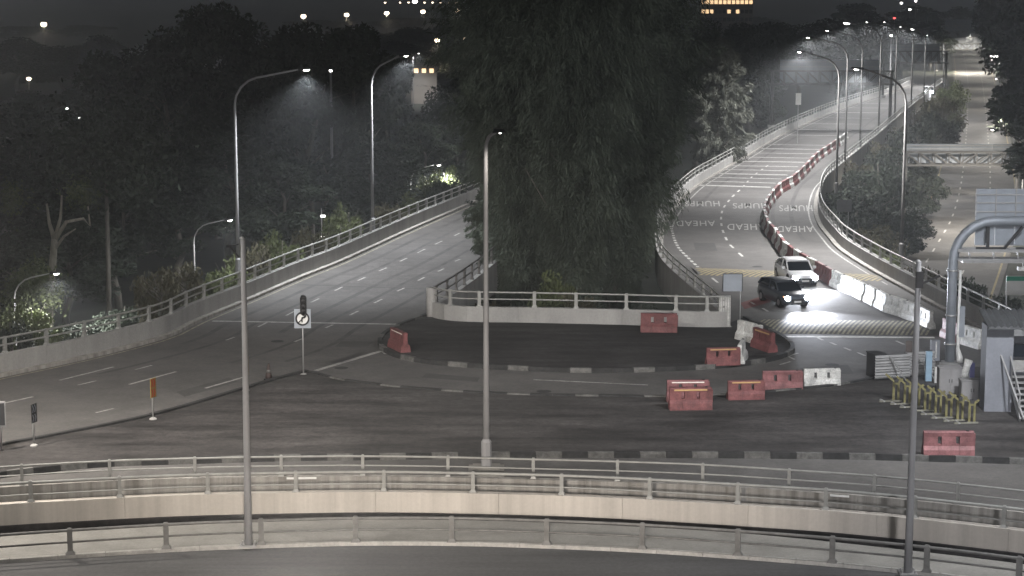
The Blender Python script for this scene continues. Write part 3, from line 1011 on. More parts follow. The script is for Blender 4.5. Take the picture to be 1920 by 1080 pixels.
# ================================================================== GANTRIES
def truss_gantry(label, a, b, clear, truss_h, sign_h, m, sign=(0, 1), posts=True, nb=10, depth=1.2, bz=0.0, lit=None):
    """box truss on posts between ground points a and b, sign board backs above the truss"""
    a, b = Vector(a), Vector(b)
    u = (b - a)
    L = u.length
    ang = math.atan2(u.y, u.x)
    t = thing('sign_gantry', label, 'sign gantry', (a.x, a.y, bz), ang)
    z0, z1 = clear, clear + truss_h
    if posts:
        for x in (0, L):
            MB().tube([(x, 0, 0), (x, 0, z1)], .22, 10).build('post', m, t, True)
            MB().box((x, 0, .2), (.9, .9, .4)).build('footing', M['concrete'], t)
    for y in (-depth / 2, depth / 2):
        MB().bar((-.3, y, z1), (L + .3, y, z1), .18).build('top_chord', m, t)
        MB().bar((-.3, y, z0), (L + .3, y, z0), .18).build('bottom_chord', m, t)
    for i in range(nb):
        x0, x1 = L * i / nb, L * (i + 1) / nb
        for y in (-depth / 2, depth / 2):
            d = (x0, x1) if (i < nb / 2) else (x1, x0)
            MB().bar((d[0], y, z1 - .1), (d[1], y, z0 + .1), .12).build('diagonal', m, t)
            MB().bar((x1, y, z1 - .09), (x1, y, z0 + .09), .10).build('vertical', m, t)
    s0, s1 = sign
    if sign_h:
        n = max(3, int((s1 - s0) * L / 2.2))
        w = (s1 - s0) * L / n
        for i in range(n):
            sp = MB().box((L * s0 + w * (i + .5), depth / 2 + .2, z0 + (truss_h * .1 + truss_h + sign_h) / 2), (w - .03, .06, truss_h * .9 + sign_h))
            sp.build('sign_panel', lit or M['sign_back'], t)
        for zz in (z1 + sign_h * .35, z1 + sign_h * .8):
            MB().box((L * (s0 + s1) / 2, depth / 2 + .12, zz), ((s1 - s0) * L, .06, .09)).build('sign_rail', M['galv'], t)
    return t


truss_gantry('sign gantry across the far right road with pale panel backs above its truss', P(1446, 240), PY(1668, 230, P(1446, 240).y), 5.9, 1.75, 1.5, M['rail_dark'], (.07, .92))
truss_gantry('second sign gantry across the right road, faint beyond the first', P(1655, 183), PY(1772, 178, P(1655, 183).y), 6.0, 2.0, 1.2, M['rail_dark'], (.1, .9), nb=8)
ga, gb = PY(1698, 300, 202), PY(1908, 300, 202)
truss_gantry('sign gantry over the lower expressway left of the dark tree, pale board on top', (ga.x, ga.y), (gb.x, gb.y), 6.1, 1.35, .8, M['rail_dark'], (.02, .98), nb=8, bz=gz)
ga, gb = PY(1757, 90, 600), PY(1858, 90, 600)
truss_gantry('far brightly lit sign gantry over the lower expressway at the top right', (ga.x, ga.y), (gb.x, gb.y), 6.6, 2.0, 1.8, M['rail_dark'], (.1, .94), nb=9, bz=gz)
ga, gb = PY(1764, 90, 760), PY(1852, 90, 760)
truss_gantry('farthest dim sign gantry over the lower expressway, above the brightly lit one', (ga.x, ga.y), (gb.x, gb.y), 8.8, 2.6, 2.4, M['galv'], (.08, .92), nb=7, bz=gz)

# big cantilever sign gantry at the right edge
gp = P(1780, 690)
t = thing('sign_gantry', 'large pipe-framed overhead sign gantry at the right picture edge, seen from behind', 'sign gantry', (gp.x, gp.y, 0), -0.03)
gs = 39.0
zt = PY(1780, 414, gp.y).z
zm = PY(1780, 468, gp.y).z
pts = [(0, 0, 0), (0, 0, zt - 2.0)]
for a in range(15, 91, 15):
    pts.append((2.0 * (1 - math.cos(R(a))) * .95, 0, zt - 2.0 + 2.0 * math.sin(R(a))))
pts.append((9.0, 0, zt))
MB().tube(pts, .235, 14).build('pipe_frame', M['sign_back'], t, True)
MB().tube([(0, 0, 0), (0, 0, .25)], [.5, .5], 14).build('footing', M['concrete'], t)
MB().tube([(0, 0, .25), (0, 0, .33)], [.42, .42], 14).build('base_flange', M['galv'], t)
for z_ in (zt - 2.4, 2.6, 1.2):
    MB().tube([(0, 0, z_ - .04), (0, 0, z_ + .04)], .295, 14).build('collar', M['galv'], t, True)
for yy in (-.35, .35):
    MB().bar((.15, yy, zm), (9, yy, zm), .14).build('walkway_chord', M['galv'], t)
    MB().bar((.15, yy, zm - .45), (9, yy, zm - .45), .12).build('walkway_chord', M['galv'], t)
MB().box((4.7, 0, zm - .56), (8.6, .75, .07)).build('walkway_deck', M['galv'], t)
for k in range(8):
    x = .7 + k * 1.15
    MB().bar((x, -.35, zm - .45), (x, -.35, zm), .07).build('walkway_post', M['galv'], t)
for k, (x0, x1) in enumerate([(1.55, 1.55), (3.2, 2.3), (3.45, 3.45), (4.9, 4.0), (5.3, 5.3), (6.7, 5.8), (7.1, 7.1)]):
    MB().bar((x0, -.28, zt - .25), (x1, -.28, zm + .05), .16, .12).build('strut', M['dark_metal'], t)
for k in range(3):
    MB().bar((1.0 + k * 1.9, -.30, zm + .12), (2.4 + k * 1.9, -.30, zm + .12), .1).build('brace', M['dark_metal'], t)
ztop = PY(1815, 356, gp.y).z
for k in range(6):
    MB().box((1.05 + .95 * (k + .5), .3, (ztop + zm) / 2 + .1), (.93, .05, ztop - zm - .15)).build('sign_panel', M['sign_back'], t)
for k in range(7):
    MB().box((1.05 + .95 * k, .24, (ztop + zt) / 2 + .12), (.05, .07, ztop - zt - .2)).build('sign_rib', M['galv'], t)
for zz in (ztop - .25, (ztop + zt) / 2 + .1, zt + .42):
    MB().box((1.05 + 2.85, .225, zz), (5.7, .05, .06)).build('sign_rail', M['galv'], t)
lb = thing('floodlight', 'small white sign light hanging under the overhead sign walkway', 'floodlight', (gp.x + 3.35, gp.y - .1, zm - .95))
MB().box((0, 0, .05), (.5, .3, .18)).bar((0, 0, .1), (0, 0, .38), .06).build('housing', M['white_plastic'], lb)
# control box and conduit carried by the post
cb = thing('control_box', 'grey control box strapped to the overhead sign post', 'control box', (gp.x - .75, gp.y - .1, .85))
MB().box((0, 0, .05), (.42, .3, 1.0)).build('box', M['booth_grey'], cb)
MB().tube([(0, 0, -.5), (0, 0, -.75)], .06, 8).build('foot', M['galv'], cb)
MB().box((.02, -.16, .1), (.06, .02, .8)).build('door_edge', M['white_plastic'], cb)
cn = thing('white_conduit', 'bright white conduit running down the right side of the sign post', 'conduit', (gp.x + .36, gp.y - .05, .2))
MB().tube([(0.12, -.05, 0.1), (.1, -.05, .35), (.0, 0, .8), (0, 0, 4.6)], [.16, .15, .085, .07], 10).build('pipe', M['sign_white'], cn, True)
MB().box((.14, -.02, 2.1), (.26, .2, 1.5)).build('junction_box', M['sign_back'], cn)


# ================================================================== PLASTIC BARRIERS
def barrier_mesh():
    b = MB()
    hw = [(.27, 0), (.27, .05), (.24, .30), (.13, .46)]
    prof = [(-y, z) for y, z in hw[::-1]]
    prof = [(-.27, 0.0), (.27, 0.0), (.27, .06), (.235, .30), (.135, .44), (-.135, .44), (-.235, .30), (-.27, .06)]
    Lh = .97
    for x0, x1 in ((-Lh, -.40), (-.39, .39), (.40, Lh)):          # lower lumps with shallow joints
        b.prism_x(prof, x0, x1)
    up = [(-.125, .43), (.125, .43), (.12, .50), (-.12, .50)]
    b.prism_x(up, -Lh + .01, Lh - .01)
    for x0, x1 in ((-Lh + .01, -.42), (-.27, .27), (.42, Lh - .01)):   # walls between the two slots
        b.prism_x([(-.119, .49), (.119, .49), (.10, .83), (-.10, .83)], x0, x1)
    b.prism_x([(-.105, .81), (.105, .81), (.115, .96), (.09, 1.0), (-.09, 1.0), (-.115, .96)], -Lh + .01, Lh - .01)
    b.prism_x([(-.05, .3), (.05, .3), (.05, .9), (-.05, .9)], Lh - .01, Lh + .05)
    return b


bm_red = barrier_mesh().mesh('body', M['red_plastic'])
bm_fade = barrier_mesh().mesh('body', M['faded_red'])
bm_white = barrier_mesh().mesh('body', M['white_plastic'])
tape_mesh = MB().box((0, -.112, .90), (1.5, .012, .075)).mesh('tape', M['yellow_tape'])
tape_white = MB().box((0, -.112, .90), (1.5, .012, .05)).mesh('tape', M['white_tape'])
cap_mesh = MB().tube([(.72, 0, .99), (.72, 0, 1.03)], .07, 10).mesh('filler_cap', M['black'])


def barrier(label, px, py, rz, body, tape=None, z=0.0, group='plastic water barriers', scale=1.0, name='water_barrier'):
    p = P(px, py, z)
    t = thing(name, label, 'barrier', (p.x, p.y, z), rz, group, scale)
    inst('body', body, t)
    inst('filler_cap', cap_mesh, t)
    if tape:
        inst('tape', tape, t)
    return t


barrier('red barrier standing against the island railing wall', 1235, 622, -.04, bm_red, None, 0.14)
barrier('red barrier with bright yellow tape on the island, beside a white one seen end-on', 1355, 684, .15, bm_red, tape_mesh, 0.14, scale=.86)
barrier('white barrier seen end-on beside the yellow-taped red one on the island', 1390, 676, 1.35, bm_white, None, 0.14, scale=.95)
barrier('white barrier at the right end of the island, touching the red one there', 1406, 640, -1.05, bm_white, None, 0.14)
barrier('red barrier at the island tip by the bright stop line', 1432, 655, -1.2, bm_red, tape_mesh, 0.14)
barrier('lone red barrier on the left tip of the island', 748, 655, -1.15, bm_red, tape_white, 0.14)
barrier('battered red barrier at the front of the double pair on the ring road edge', 1294, 767, .07, bm_red, tape_mesh, 0.13, scale=.96)
barrier('red barrier with pale top behind the battered front one of the ring road pair', 1289, 752, .05, bm_fade, tape_white, 0.13, scale=.96)
barrier('red barrier with orange tape between the double pair and the faded red one', 1398, 748, .10, bm_red, tape_mesh, 0.13, scale=.85)
barrier('faded red barrier next to the white one on the ring road edge', 1466, 733, .08, bm_fade, None, 0.02, scale=.95)
barrier('white barrier at the right end of the ring road row', 1540, 726, .10, bm_white, None, 0.02, scale=.88)
barrier('lone faded red barrier on the dark ground beside the right grey post', 1777, 856, -.01, bm_fade, None, 0.13, scale=1.02)

line_px = [(1842, 655), (1783, 636), (1747, 619), (1713, 601), (1663, 583), (1620, 562), (1573, 541), (1545, 526), (1500, 500), (1473, 481), (1455, 455), (1440, 437), (1433, 414), (1439, 392), (1460, 365), (1475, 355), (1489, 346), (1510, 326), (1530, 304), (1552, 288), (1572, 274), (1588, 262)]
LB = spline([P(*p) for p in line_px], 260)
Lb = clen(LB)
nb_ = int(Lb / 2.0)
ONES = 'first second third fourth fifth sixth seventh eighth ninth tenth eleventh twelfth thirteenth fourteenth fifteenth sixteenth seventeenth eighteenth nineteenth'.split()
TENS = {2: ('twentieth', 'twenty'), 3: ('thirtieth', 'thirty'), 4: ('fortieth', 'forty'), 5: ('fiftieth', 'fifty'), 6: ('sixtieth', 'sixty'), 7: ('seventieth', 'seventy'), 8: ('eightieth', 'eighty'), 9: ('ninetieth', 'ninety')}


def ordinal(n):
    if n < 20:
        return ONES[n - 1]
    return TENS[n // 10][0] if n % 10 == 0 else TENS[n // 10][1] + '-' + ONES[n % 10 - 1]


nth = 0
for i in range(nb_):
    d = (i + .5) * Lb / nb_
    p, tt = along(LB, d)
    px = proj(p)[0]
    py = proj(p)[1]
    if 1752 < px < 1774:
        continue
    if px > 1813:
        col, lb = 'w', 'white barrier ending the dividing line, right of the overhead sign post'
    elif px > 1774:
        col, lb = 'f', 'reddish barrier of the dividing line right of the overhead sign post'
    elif px > 1690:
        col, lb = 'w', 'shaded white barrier of the dividing line between the cars and the sign post'
    elif px > 1572:
        col, lb = 'w', 'glaring white barrier of the dividing line lit by the car headlights'
    elif px > 1520 and py > 490:
        col = 'fwr'[i % 3]
        lb = {'f': 'faded red', 'w': 'white', 'r': 'red'}[col] + ' barrier of the dividing line right beside the white car'
    elif py > 380:
        col = 'rw'[i % 2]
        lb = {'w': 'white', 'r': 'red'}[col] + ' barrier in the bend of the dividing line beyond the white car'
    else:
        col = 'rrw'[i % 3]
        lb = {'w': 'white', 'r': 'red'}[col] + ' barrier in the far stretch of the dividing line on the right road'
    nth += 1
    cw = {'f': 'faded red', 'w': 'white', 'r': 'red'}[col]
    where = 'by the sign post' if px > 1774 else 'in headlight glare' if px > 1572 else 'beside the white car' if py > 490 else 'in the bend' if py > 380 else 'far off'
    lb = f'{ordinal(nth)} barrier from the near end of the dividing line, {cw}, {where}'
    t = thing('water_barrier', lb, 'barrier', (p[0], p[1], 0), math.atan2(tt[1], tt[0]) + random.uniform(-.06, .06), 'barriers of the dividing line on the right road')
    inst('body', {'r': bm_red, 'w': bm_white, 'f': bm_fade}[col], t)
    if py > 380:
        inst('filler_cap', cap_mesh, t)


# ================================================================== SIGNS AND SMALL THINGS
def sign_post(t, h, r=.035, m='galv'):
    MB().tube([(0, 0, 0), (0, 0, h)], r, 8).build('post', M[m], t, True)


p = P(569, 701, .14)
t = thing('traffic_sign', 'round no-right-turn sign on a post by the left stop line', 'traffic sign', p, 0.05)
zt_ = PY(569, 572, p.y).z - .14
sign_post(t, zt_ - .1)
zc = PY(569, 597, p.y).z - .14
MB().lathe((0, 0, -.1), [(.22, 0), (.22, .06), (.1, .12)], 10).build('foot', M['concrete'], t)
pl = MB()
pl.box((0, -.05, zc), (.78, .03, .92))
pl.build('plate', M['sign_back'], t)


def disc(y, r0, r1, z, n=28):
    b = MB()
    vs, fs = [], []
    for k in range(n):
        a = 2 * math.pi * k / n
        vs += [(r0 * math.cos(a), y, z + r0 * math.sin(a)), (r1 * math.cos(a), y, z + r1 * math.sin(a)), (r0 * math.cos(a), y + .012, z + r0 * math.sin(a)), (r1 * math.cos(a), y + .012, z + r1 * math.sin(a))]
    for k in range(n):
        a, c = 4 * k, 4 * ((k + 1) % n)
        fs += [(a, a + 1, c + 1, c), (a + 2, c + 2, c + 3, a + 3), (a + 1, a + 3, c + 3, c + 1), (a, c, c + 2, a + 2)]
    return b.add(vs, fs)


disc(-.082, 0.0005, .33, zc).build('face', M['sign_white'], t)
disc(-.098, .255, .335, zc).build('ring', M['black'], t)
ar = MB()
ar.bar((-.02, -.105, zc - .17), (-.02, -.105, zc + .06), .06, .012).bar((-.02, -.105, zc + .05), (.1, -.105, zc + .09), .012, .06)
ar.add([(.08, -.108, zc + .17), (.08, -.108, zc + .0), (.2, -.108, zc + .1)], [(0, 1, 2)])
ar.build('arrow', M['black'], t)
MB().bar((-.19, -.112, zc - .19), (.19, -.112, zc + .19), .012, .05).build('slash', M['black'], t)
zs = PY(571, 573, p.y).z - .14
sg = MB().box((.05, -.02, zs), (.30, .22, .78)).lathe((.05, -.02, zs + .39), [(.15, 0), (.10, .1), (.02, .13)], 10).lathe((.05, -.02, zs - .5), [(.05, 0), (.14, .1), (.15, .12)], 10)
sg.build('signal_head', M['black'], t)
for k in range(3):
    MB().tube([(.05, -.13, zs + .24 - k * .24), (.05, -.22, zs + .22 - k * .24)], .09, 10).build('visor', M['dark_metal'], t, True)


def edge_sign(label, base, top_y, bot_y, zb, m1, m2, turn, w=.42):
    p = P(*base, zb)
    t = thing('chevron_sign', label, 'road sign', p, turn, 'road signs seen edge-on along the left road')
    z0, z1 = PY(base[0], bot_y, p.y).z - zb, PY(base[0], top_y, p.y).z - zb
    sign_post(t, z1 - .05, .035)
    MB().lathe((0, 0, -.05), [(.16, 0), (.16, .08), (.06, .14)], 10).build('foot', M['concrete'], t)
    MB().box((0, -.05, (z0 + z1) / 2), (w, .02, z1 - z0)).build('plate', M[m1], t)
    n = max(2, int((z1 - z0) / .28))
    for k in range(n):
        z = z0 + (k + .5) * (z1 - z0) / n
        hh_ = (z1 - z0) / n * .45
        b = MB()
        for s in (0, 1):
            x = -w * .4 + s * w * .4
            b.add([(x, -.064, z + hh_ * .9), (x + w * .18, -.064, z + hh_ * .9), (x + w * .36, -.064, z), (x + w * .18, -.064, z - hh_ * .9), (x, -.064, z - hh_ * .9), (x + w * .18, -.064, z)], [(0, 1, 2, 5), (5, 2, 3, 4)])
        b.build('chevron', M[m2], t)
    return t


edge_sign('yellow and brown road sign on a white post by the left road, seen edge-on', (287, 786), 709, 745, .14, 'sign_yellow', 'sign_red', 1.18)
edge_sign('orange-brown road sign beside the left grey post, seen edge-on', (461, 732), 670, 705, .14, 'sign_yellow', 'dark_metal', 1.25)
edge_sign('dark road sign left of the yellow one by the left road, seen edge-on', (64, 836), 757, 792, .14, 'dark_metal', 'sign_back', 1.3)
p = P(3, 845, .14)
t = thing('sign_board', 'dark sign board cut by the left picture edge', 'sign board', p, .25)
sign_post(t, 2.0)
z0, z1 = PY(3, 800, p.y).z - .14, PY(3, 752, p.y).z - .14
MB().box((0, -.06, (z0 + z1) / 2), (.42, .04, z1 - z0)).build('plate', M['cabinet'], t)
MB().box((0, -.085, (z0 + z1) / 2), (.34, .02, (z1 - z0) * .85)).build('panel', M['dark_metal'], t)

p = P(504, 711, .0)
t = thing('traffic_cone', 'dark traffic cone on the left road beside the kerb', 'traffic cone', p)
MB().box((0, 0, .03), (.42, .42, .06)).build('foot', M['black'], t)
MB().lathe((0, 0, .05), [(.17, 0), (.13, .2), (.07, .55), (.03, .72)], 14).build('cone', mat('cone_dull', (.05, .035, .032), .7, .2), t, True)
MB().lathe((0, 0, .32), [(.118, 0), (.096, .14)], 14).build('band', M['rail_dark'], t, True)

# blank sign board seen from behind by the hump
p = P(1384, 612)
t = thing('sign_board', 'pale blue-grey blank back of a square sign between the railing and the humps', 'sign board', (p.x - .35, p.y, 0), .05)
zb0, zb1 = PY(1370, 546, p.y).z, PY(1370, 514, p.y).z
MB().tube([(.45, 0, 0), (.45, 0, zb1 - .05)], .035, 8).build('post', M['galv'], t)
MB().box((0.0, -.02, (zb0 + zb1) / 2), (1.05, .04, zb1 - zb0)).build('plate', M['sign_back'], t)
for s in (-1, 1):
    MB().box((s * .53, -.02, (zb0 + zb1) / 2), (.04, .07, zb1 - zb0 + .02)).build('frame_edge', M['dark_metal'], t)
MB().box((0, -.02, zb1 + .02), (1.05, .07, .04)).build('frame_edge', M['dark_metal'], t)

# grey board beyond the right parapet
p = PY(1583, 386, 172)
t = thing('sign_board', 'grey square board standing behind the bend of the right parapet', 'sign board', (p.x, p.y, gz))
MB().box((0, 0, p.z - gz), (1.35, .06, 1.1)).build('plate', M['cabinet'], t)
MB().tube([(-.4, .08, 0), (-.4, .08, p.z - gz + .3)], .05, 8).build('post', M['galv'], t)
MB().tube([(.4, .08, 0), (.4, .08, p.z - gz + .3)], .05, 8).build('post', M['galv'], t)
for k, (px, y0, y1, Y) in enumerate([(1497, 175, 196, 232)]):
    p = PY(px, (y0 + y1) / 2, Y)
    t = thing('sign_board', 'small pale upright sign beyond the left parapet under the far gantry', 'sign board', (p.x, p.y, gz))
    MB().box((0, 0, p.z - gz), (.65, .05, 1.4)).build('plate', M['sign_white'], t)
    MB().tube([(0, .06, 0), (0, .06, p.z - gz)], .05, 8).build('post', M['galv'], t)

# dark sign by the crash barrier
p = P(1702, 706, .13)
t = thing('sign_board', 'dark plate on a leaning thin post behind the right grey post', 'sign board', p)
zz0, zz1 = PY(1702, 670, p.y).z - .13, PY(1702, 639, p.y).z - .13
MB().tube([(0.02, 0, 0), (.0, 0, zz1)], .03, 8).build('post', M['dark_metal'], t)
MB().box((0, -.04, (zz0 + zz1) / 2), (.3, .03, zz1 - zz0)).build('plate', mat('plate_brown', (.09, .075, .07), .7, .2), t)
# green and white sign by the booth
p = PY(1890, 590, 100)
t = thing('direction_sign', 'white sign with green top strip on a thin post at the right picture edge', 'road sign', (p.x - .1, p.y, 0))
z0, z1 = PY(1905, 553, 100).z, PY(1905, 517, 100).z
MB().tube([(0, 0, 0), (0, 0, z1)], .04, 8).build('post', M['galv'], t)
MB().tube([(1.0, 0, 0), (1.0, 0, z1)], .04, 8).build('post', M['galv'], t)
MB().box((.55, -.06, (z0 + z1) / 2), (1.25, .04, z1 - z0)).build('plate', M['sign_white'], t)
MB().box((.55, -.085, z1 - .14), (1.25, .02, .24)).build('strip', M['sign_green'], t)


# W-beam crash barrier sections
def w_beam(t, x0, x1, z, m, n):
    prof = [(0, -.155), (-.04, -.13), (-.08, -.06), (-.02, 0.0), (-.08, .06), (-.04, .13), (0, .155), (.02, .155), (-.01, .12), (-.055, .06), (.005, 0), (-.055, -.06), (-.01, -.12), (.02, -.155)]
    MB().prism_x([(y, zz + z) for y, zz in prof], x0, x1).build(n, m, t)


for (px, py, rz, ln, rows, lb) in [(1672, 712, .28, 1.05, 4, 'left stack of silver corrugated crash beams behind the yellow stands'), (1722, 706, .32, .95, 4, 'right stack of silver corrugated crash beams beside the sign post')]:
    p = P(px, py, .13)
    t = thing('crash_barrier', lb, 'crash barrier', p, rz, 'crash barrier sections by the sign post')
    for k in range(rows):
        w_beam(t, -ln * .85, ln * .85, .22 + k * .27, M['galv'], 'beam')
    for s in (-1, 1):
        MB().box((s * ln * .7, .08, .6), (.12, .1, 1.2)).build('post', M['dark_metal'], t)
    MB().bar((-.2, -.1, 1.15), (.45, -.7, 0), .05).build('brace', M['galv'], t)
p = P(1642, 704, .1)
t = thing('crash_cushion', 'dark end of a crash barrier with round pale studs by the ring road', 'crash barrier', (p.x, p.y, .0), .3)
MB().box((0, 0, .6), (.55, .9, 1.1)).box((0, 0, 1.18), (.6, .95, .06)).build('frame', M['dark_metal'], t)
for k in range(4):
    MB().tube([(-.1, -.46, .25 + k * .26), (-.1, -.52, .25 + k * .26)], .1, 10).build('stud', M['galv'], t)
t = thing('marker_post', 'pale blue box post between the crash beams and the sign post', 'post', P(1740, 716, .13))
MB().box((0, 0, .75), (.28, .22, 1.4)).build('body', M['blue_box'], t)
MB().tube([(.3, -.2, 0), (.3, -.2, .75)], .06, 8).build('tube', M['sign_white'], t)
# cabinets
for px, py, w, h, lb in [(1781, 742, 1.0, 1.25, 'grey roadside cabinet at the foot of the sign post'), (1822, 752, .95, .9, 'lower grey cabinet between the sign post and the booth')]:
    p = P(px, py, .13)
    t = thing('roadside_cabinet', lb, 'cabinet', p)
    MB().box((0, .25, h / 2), (w, .55, h)).build('body', M['cabinet'], t)
    MB().box((0, .25, h + .02), (w + .06, .62, .05)).build('lid', M['cabinet'], t)
    for s in (-1, 1):
        MB().box((s * w * .24, -.035, h * .52), (w * .46, .02, h * .84)).build('door', M['cabinet'], t)
        MB().box((s * .06, -.055, h * .55), (.03, .02, .16)).build('handle', M['dark_metal'], t)
t = thing('bollard', 'white curved bollard with dark blue side behind the cabinets', 'bollard', P(1808, 716, .0))
MB().tube([(0, 0, 0), (0, 0, .4), (.1, 0, .75), (.18, 0, 1.05)], [.24, .18, .16, .2], 12).build('body', M['white_plastic'], t, True)
MB().box((.34, .05, .5), (.22, .25, .8)).build('side', mat('navy', (.05, .05, .12), .6, 0), t)
MB().tube([(0.05, -.2, .1), (.05, -.24, .1)], .12, 12).build('cap', M['dark_metal'], t)


# yellow folding stands on flat feet
def make_stand():
    t = thing('barrier_stand', '', 'stand', (0, 0, 0), 0, 'yellow barrier stands in a row')
    MB().box((-.05, 0, .42), (.10, .10, .84)).box((.16, 0, .42), (.09, .10, .84)).box((.05, 0, .80), (.28, .12, .10)).build('frame', M['stand_yellow'], t)
    MB().bar((.05, 0, .82), (-.42, .06, 1.22), .10, .08).build('arm', M['stand_yellow'], t)
    MB().bar((.12, 0, .82), (.34, 0, 1.0), .09, .08).build('short_arm', M['stand_yellow'], t)
    MB().box((.05, 0, .93), (.16, .16, .16)).build('hinge_box', M['dark_metal'], t)
    MB().box((0.05, 0, .03), (.4, .3, .05)).build('foot_plate', M['dark_metal'], t)
    MB().bar((-.72, -.28, .045), (.30, -.12, .045), .09, .06).build('foot', mat('dull_steel', (.2, .195, .16), .7, .2), t)
    MB().bar((-.60, .12, .045), (-.50, -.30, .045), .08, .06).build('cross_foot', M['galv'], t)
    return t


sp = [(1677, 752), (1698, 757), (1716, 763), (1736, 770), (1756, 776), (1776, 783), (1797, 788), (1819, 793)]
ordn = ['first', 'second', 'third', 'fourth', 'fifth', 'sixth', 'seventh', 'last']
pro = None
for i, (px, py) in enumerate(sp):
    p = P(px, py, .13)
    lb = f'{ordn[i]} yellow stand of the row from the crash beams towards the booth'
    if pro is None:
        pro = make_stand()
        pro.location = p
        pro['label'] = lb
    else:
        dup(pro, p, random.uniform(-.08, .08), lb)

# grey booth at the right edge
p = P(1868, 772, .13)
t = thing('booth', 'grey concrete booth with corrugated roof at the right picture edge', 'booth', (p.x, p.y, .1), -.06)
hz = PY(1868, 612, p.y).z - .1
MB().box((.05, .6, hz / 2), (1.15, 1.2, hz)).build('pillar', M['booth_grey'], t)
MB().box((1.5, 1.3, hz * .6), (1.8, .12, hz * .45)).build('back_wall', M['booth_grey'], t)
MB().box((1.55, .5, hz * .70), (1.7, .06, .55)).build('window', M['glass'], t)
MB().box((1.55, .5, hz * .52), (1.7, .08, .5)).build('counter_panel', M['concrete'], t)
n = 13
roof = thing
rf = MB()
for k in range(n):
    x = -.55 + k * .27
    rf.add([(x, -.5, hz + .02), (x + .13, -.5, hz + .12), (x + .27, -.5, hz + .02), (x, 1.8, hz + .42), (x + .13, 1.8, hz + .52), (x + .27, 1.8, hz + .42),
            (x, -.5, hz - .04), (x + .27, -.5, hz - .04), (x, 1.8, hz + .36), (x + .27, 1.8, hz + .36)],
           [(0, 1, 4, 3), (1, 2, 5, 4), (6, 8, 9, 7), (0, 6, 7, 2, 1), (3, 4, 5, 9, 8)])
rf.build('roof', M['roof_sheet'], t)
# stairs
p = P(1905, 790, .13)
t = thing('steel_stairs', 'grey steel stairs with lattice rail beside the booth', 'stairs', (p.x, p.y, .13), 0)
for k in range(9):
    MB().box((.75 - k * .0, .1 + k * .27, .12 + k * .2), (1.1, .27, .05)).build('step', M['galv'], t)
for xx in (.15, 1.35):
    MB().bar((xx, -.05, .05), (xx, 2.4, 1.85), .07, .2).build('stringer', M['galv'], t)
MB().bar((-.35, 2.3, 2.9), (.25, -.3, .15), .07).build('brace', M['galv'], t)
for xx in (.15, 1.35):
    for k in range(4):
        MB().bar((xx, .1 + k * .72, .2 + k * .53), (xx, .1 + k * .72, 1.15 + k * .53), .05).build('baluster', M['galv'], t)
    MB().bar((xx, .05, 1.1), (xx, 2.35, 2.8), .06).build('handrail', M['galv'], t)

# ================================================================== CARS
def loft(mb, secs):
    """secs: list of (y, [(x, z), ...]) closed loops"""
    n = len(secs[0][1])
    vs = [(x, y, z) for y, s in secs for x, z in s]
    fs = []
    for i in range(len(secs) - 1):
        for k in range(n):
            fs.append((i * n + k, i * n + (k + 1) % n, (i + 1) * n + (k + 1) % n, (i + 1) * n + k))
    fs.append(tuple(range(n)))
    fs.append(tuple((len(secs) - 1) * n + k for k in range(n)))
    return mb.add(vs, fs)


def half(ws, zs):
    r = list(zip(ws, zs))
    return r + [(-x, z) for x, z in r[::-1]]


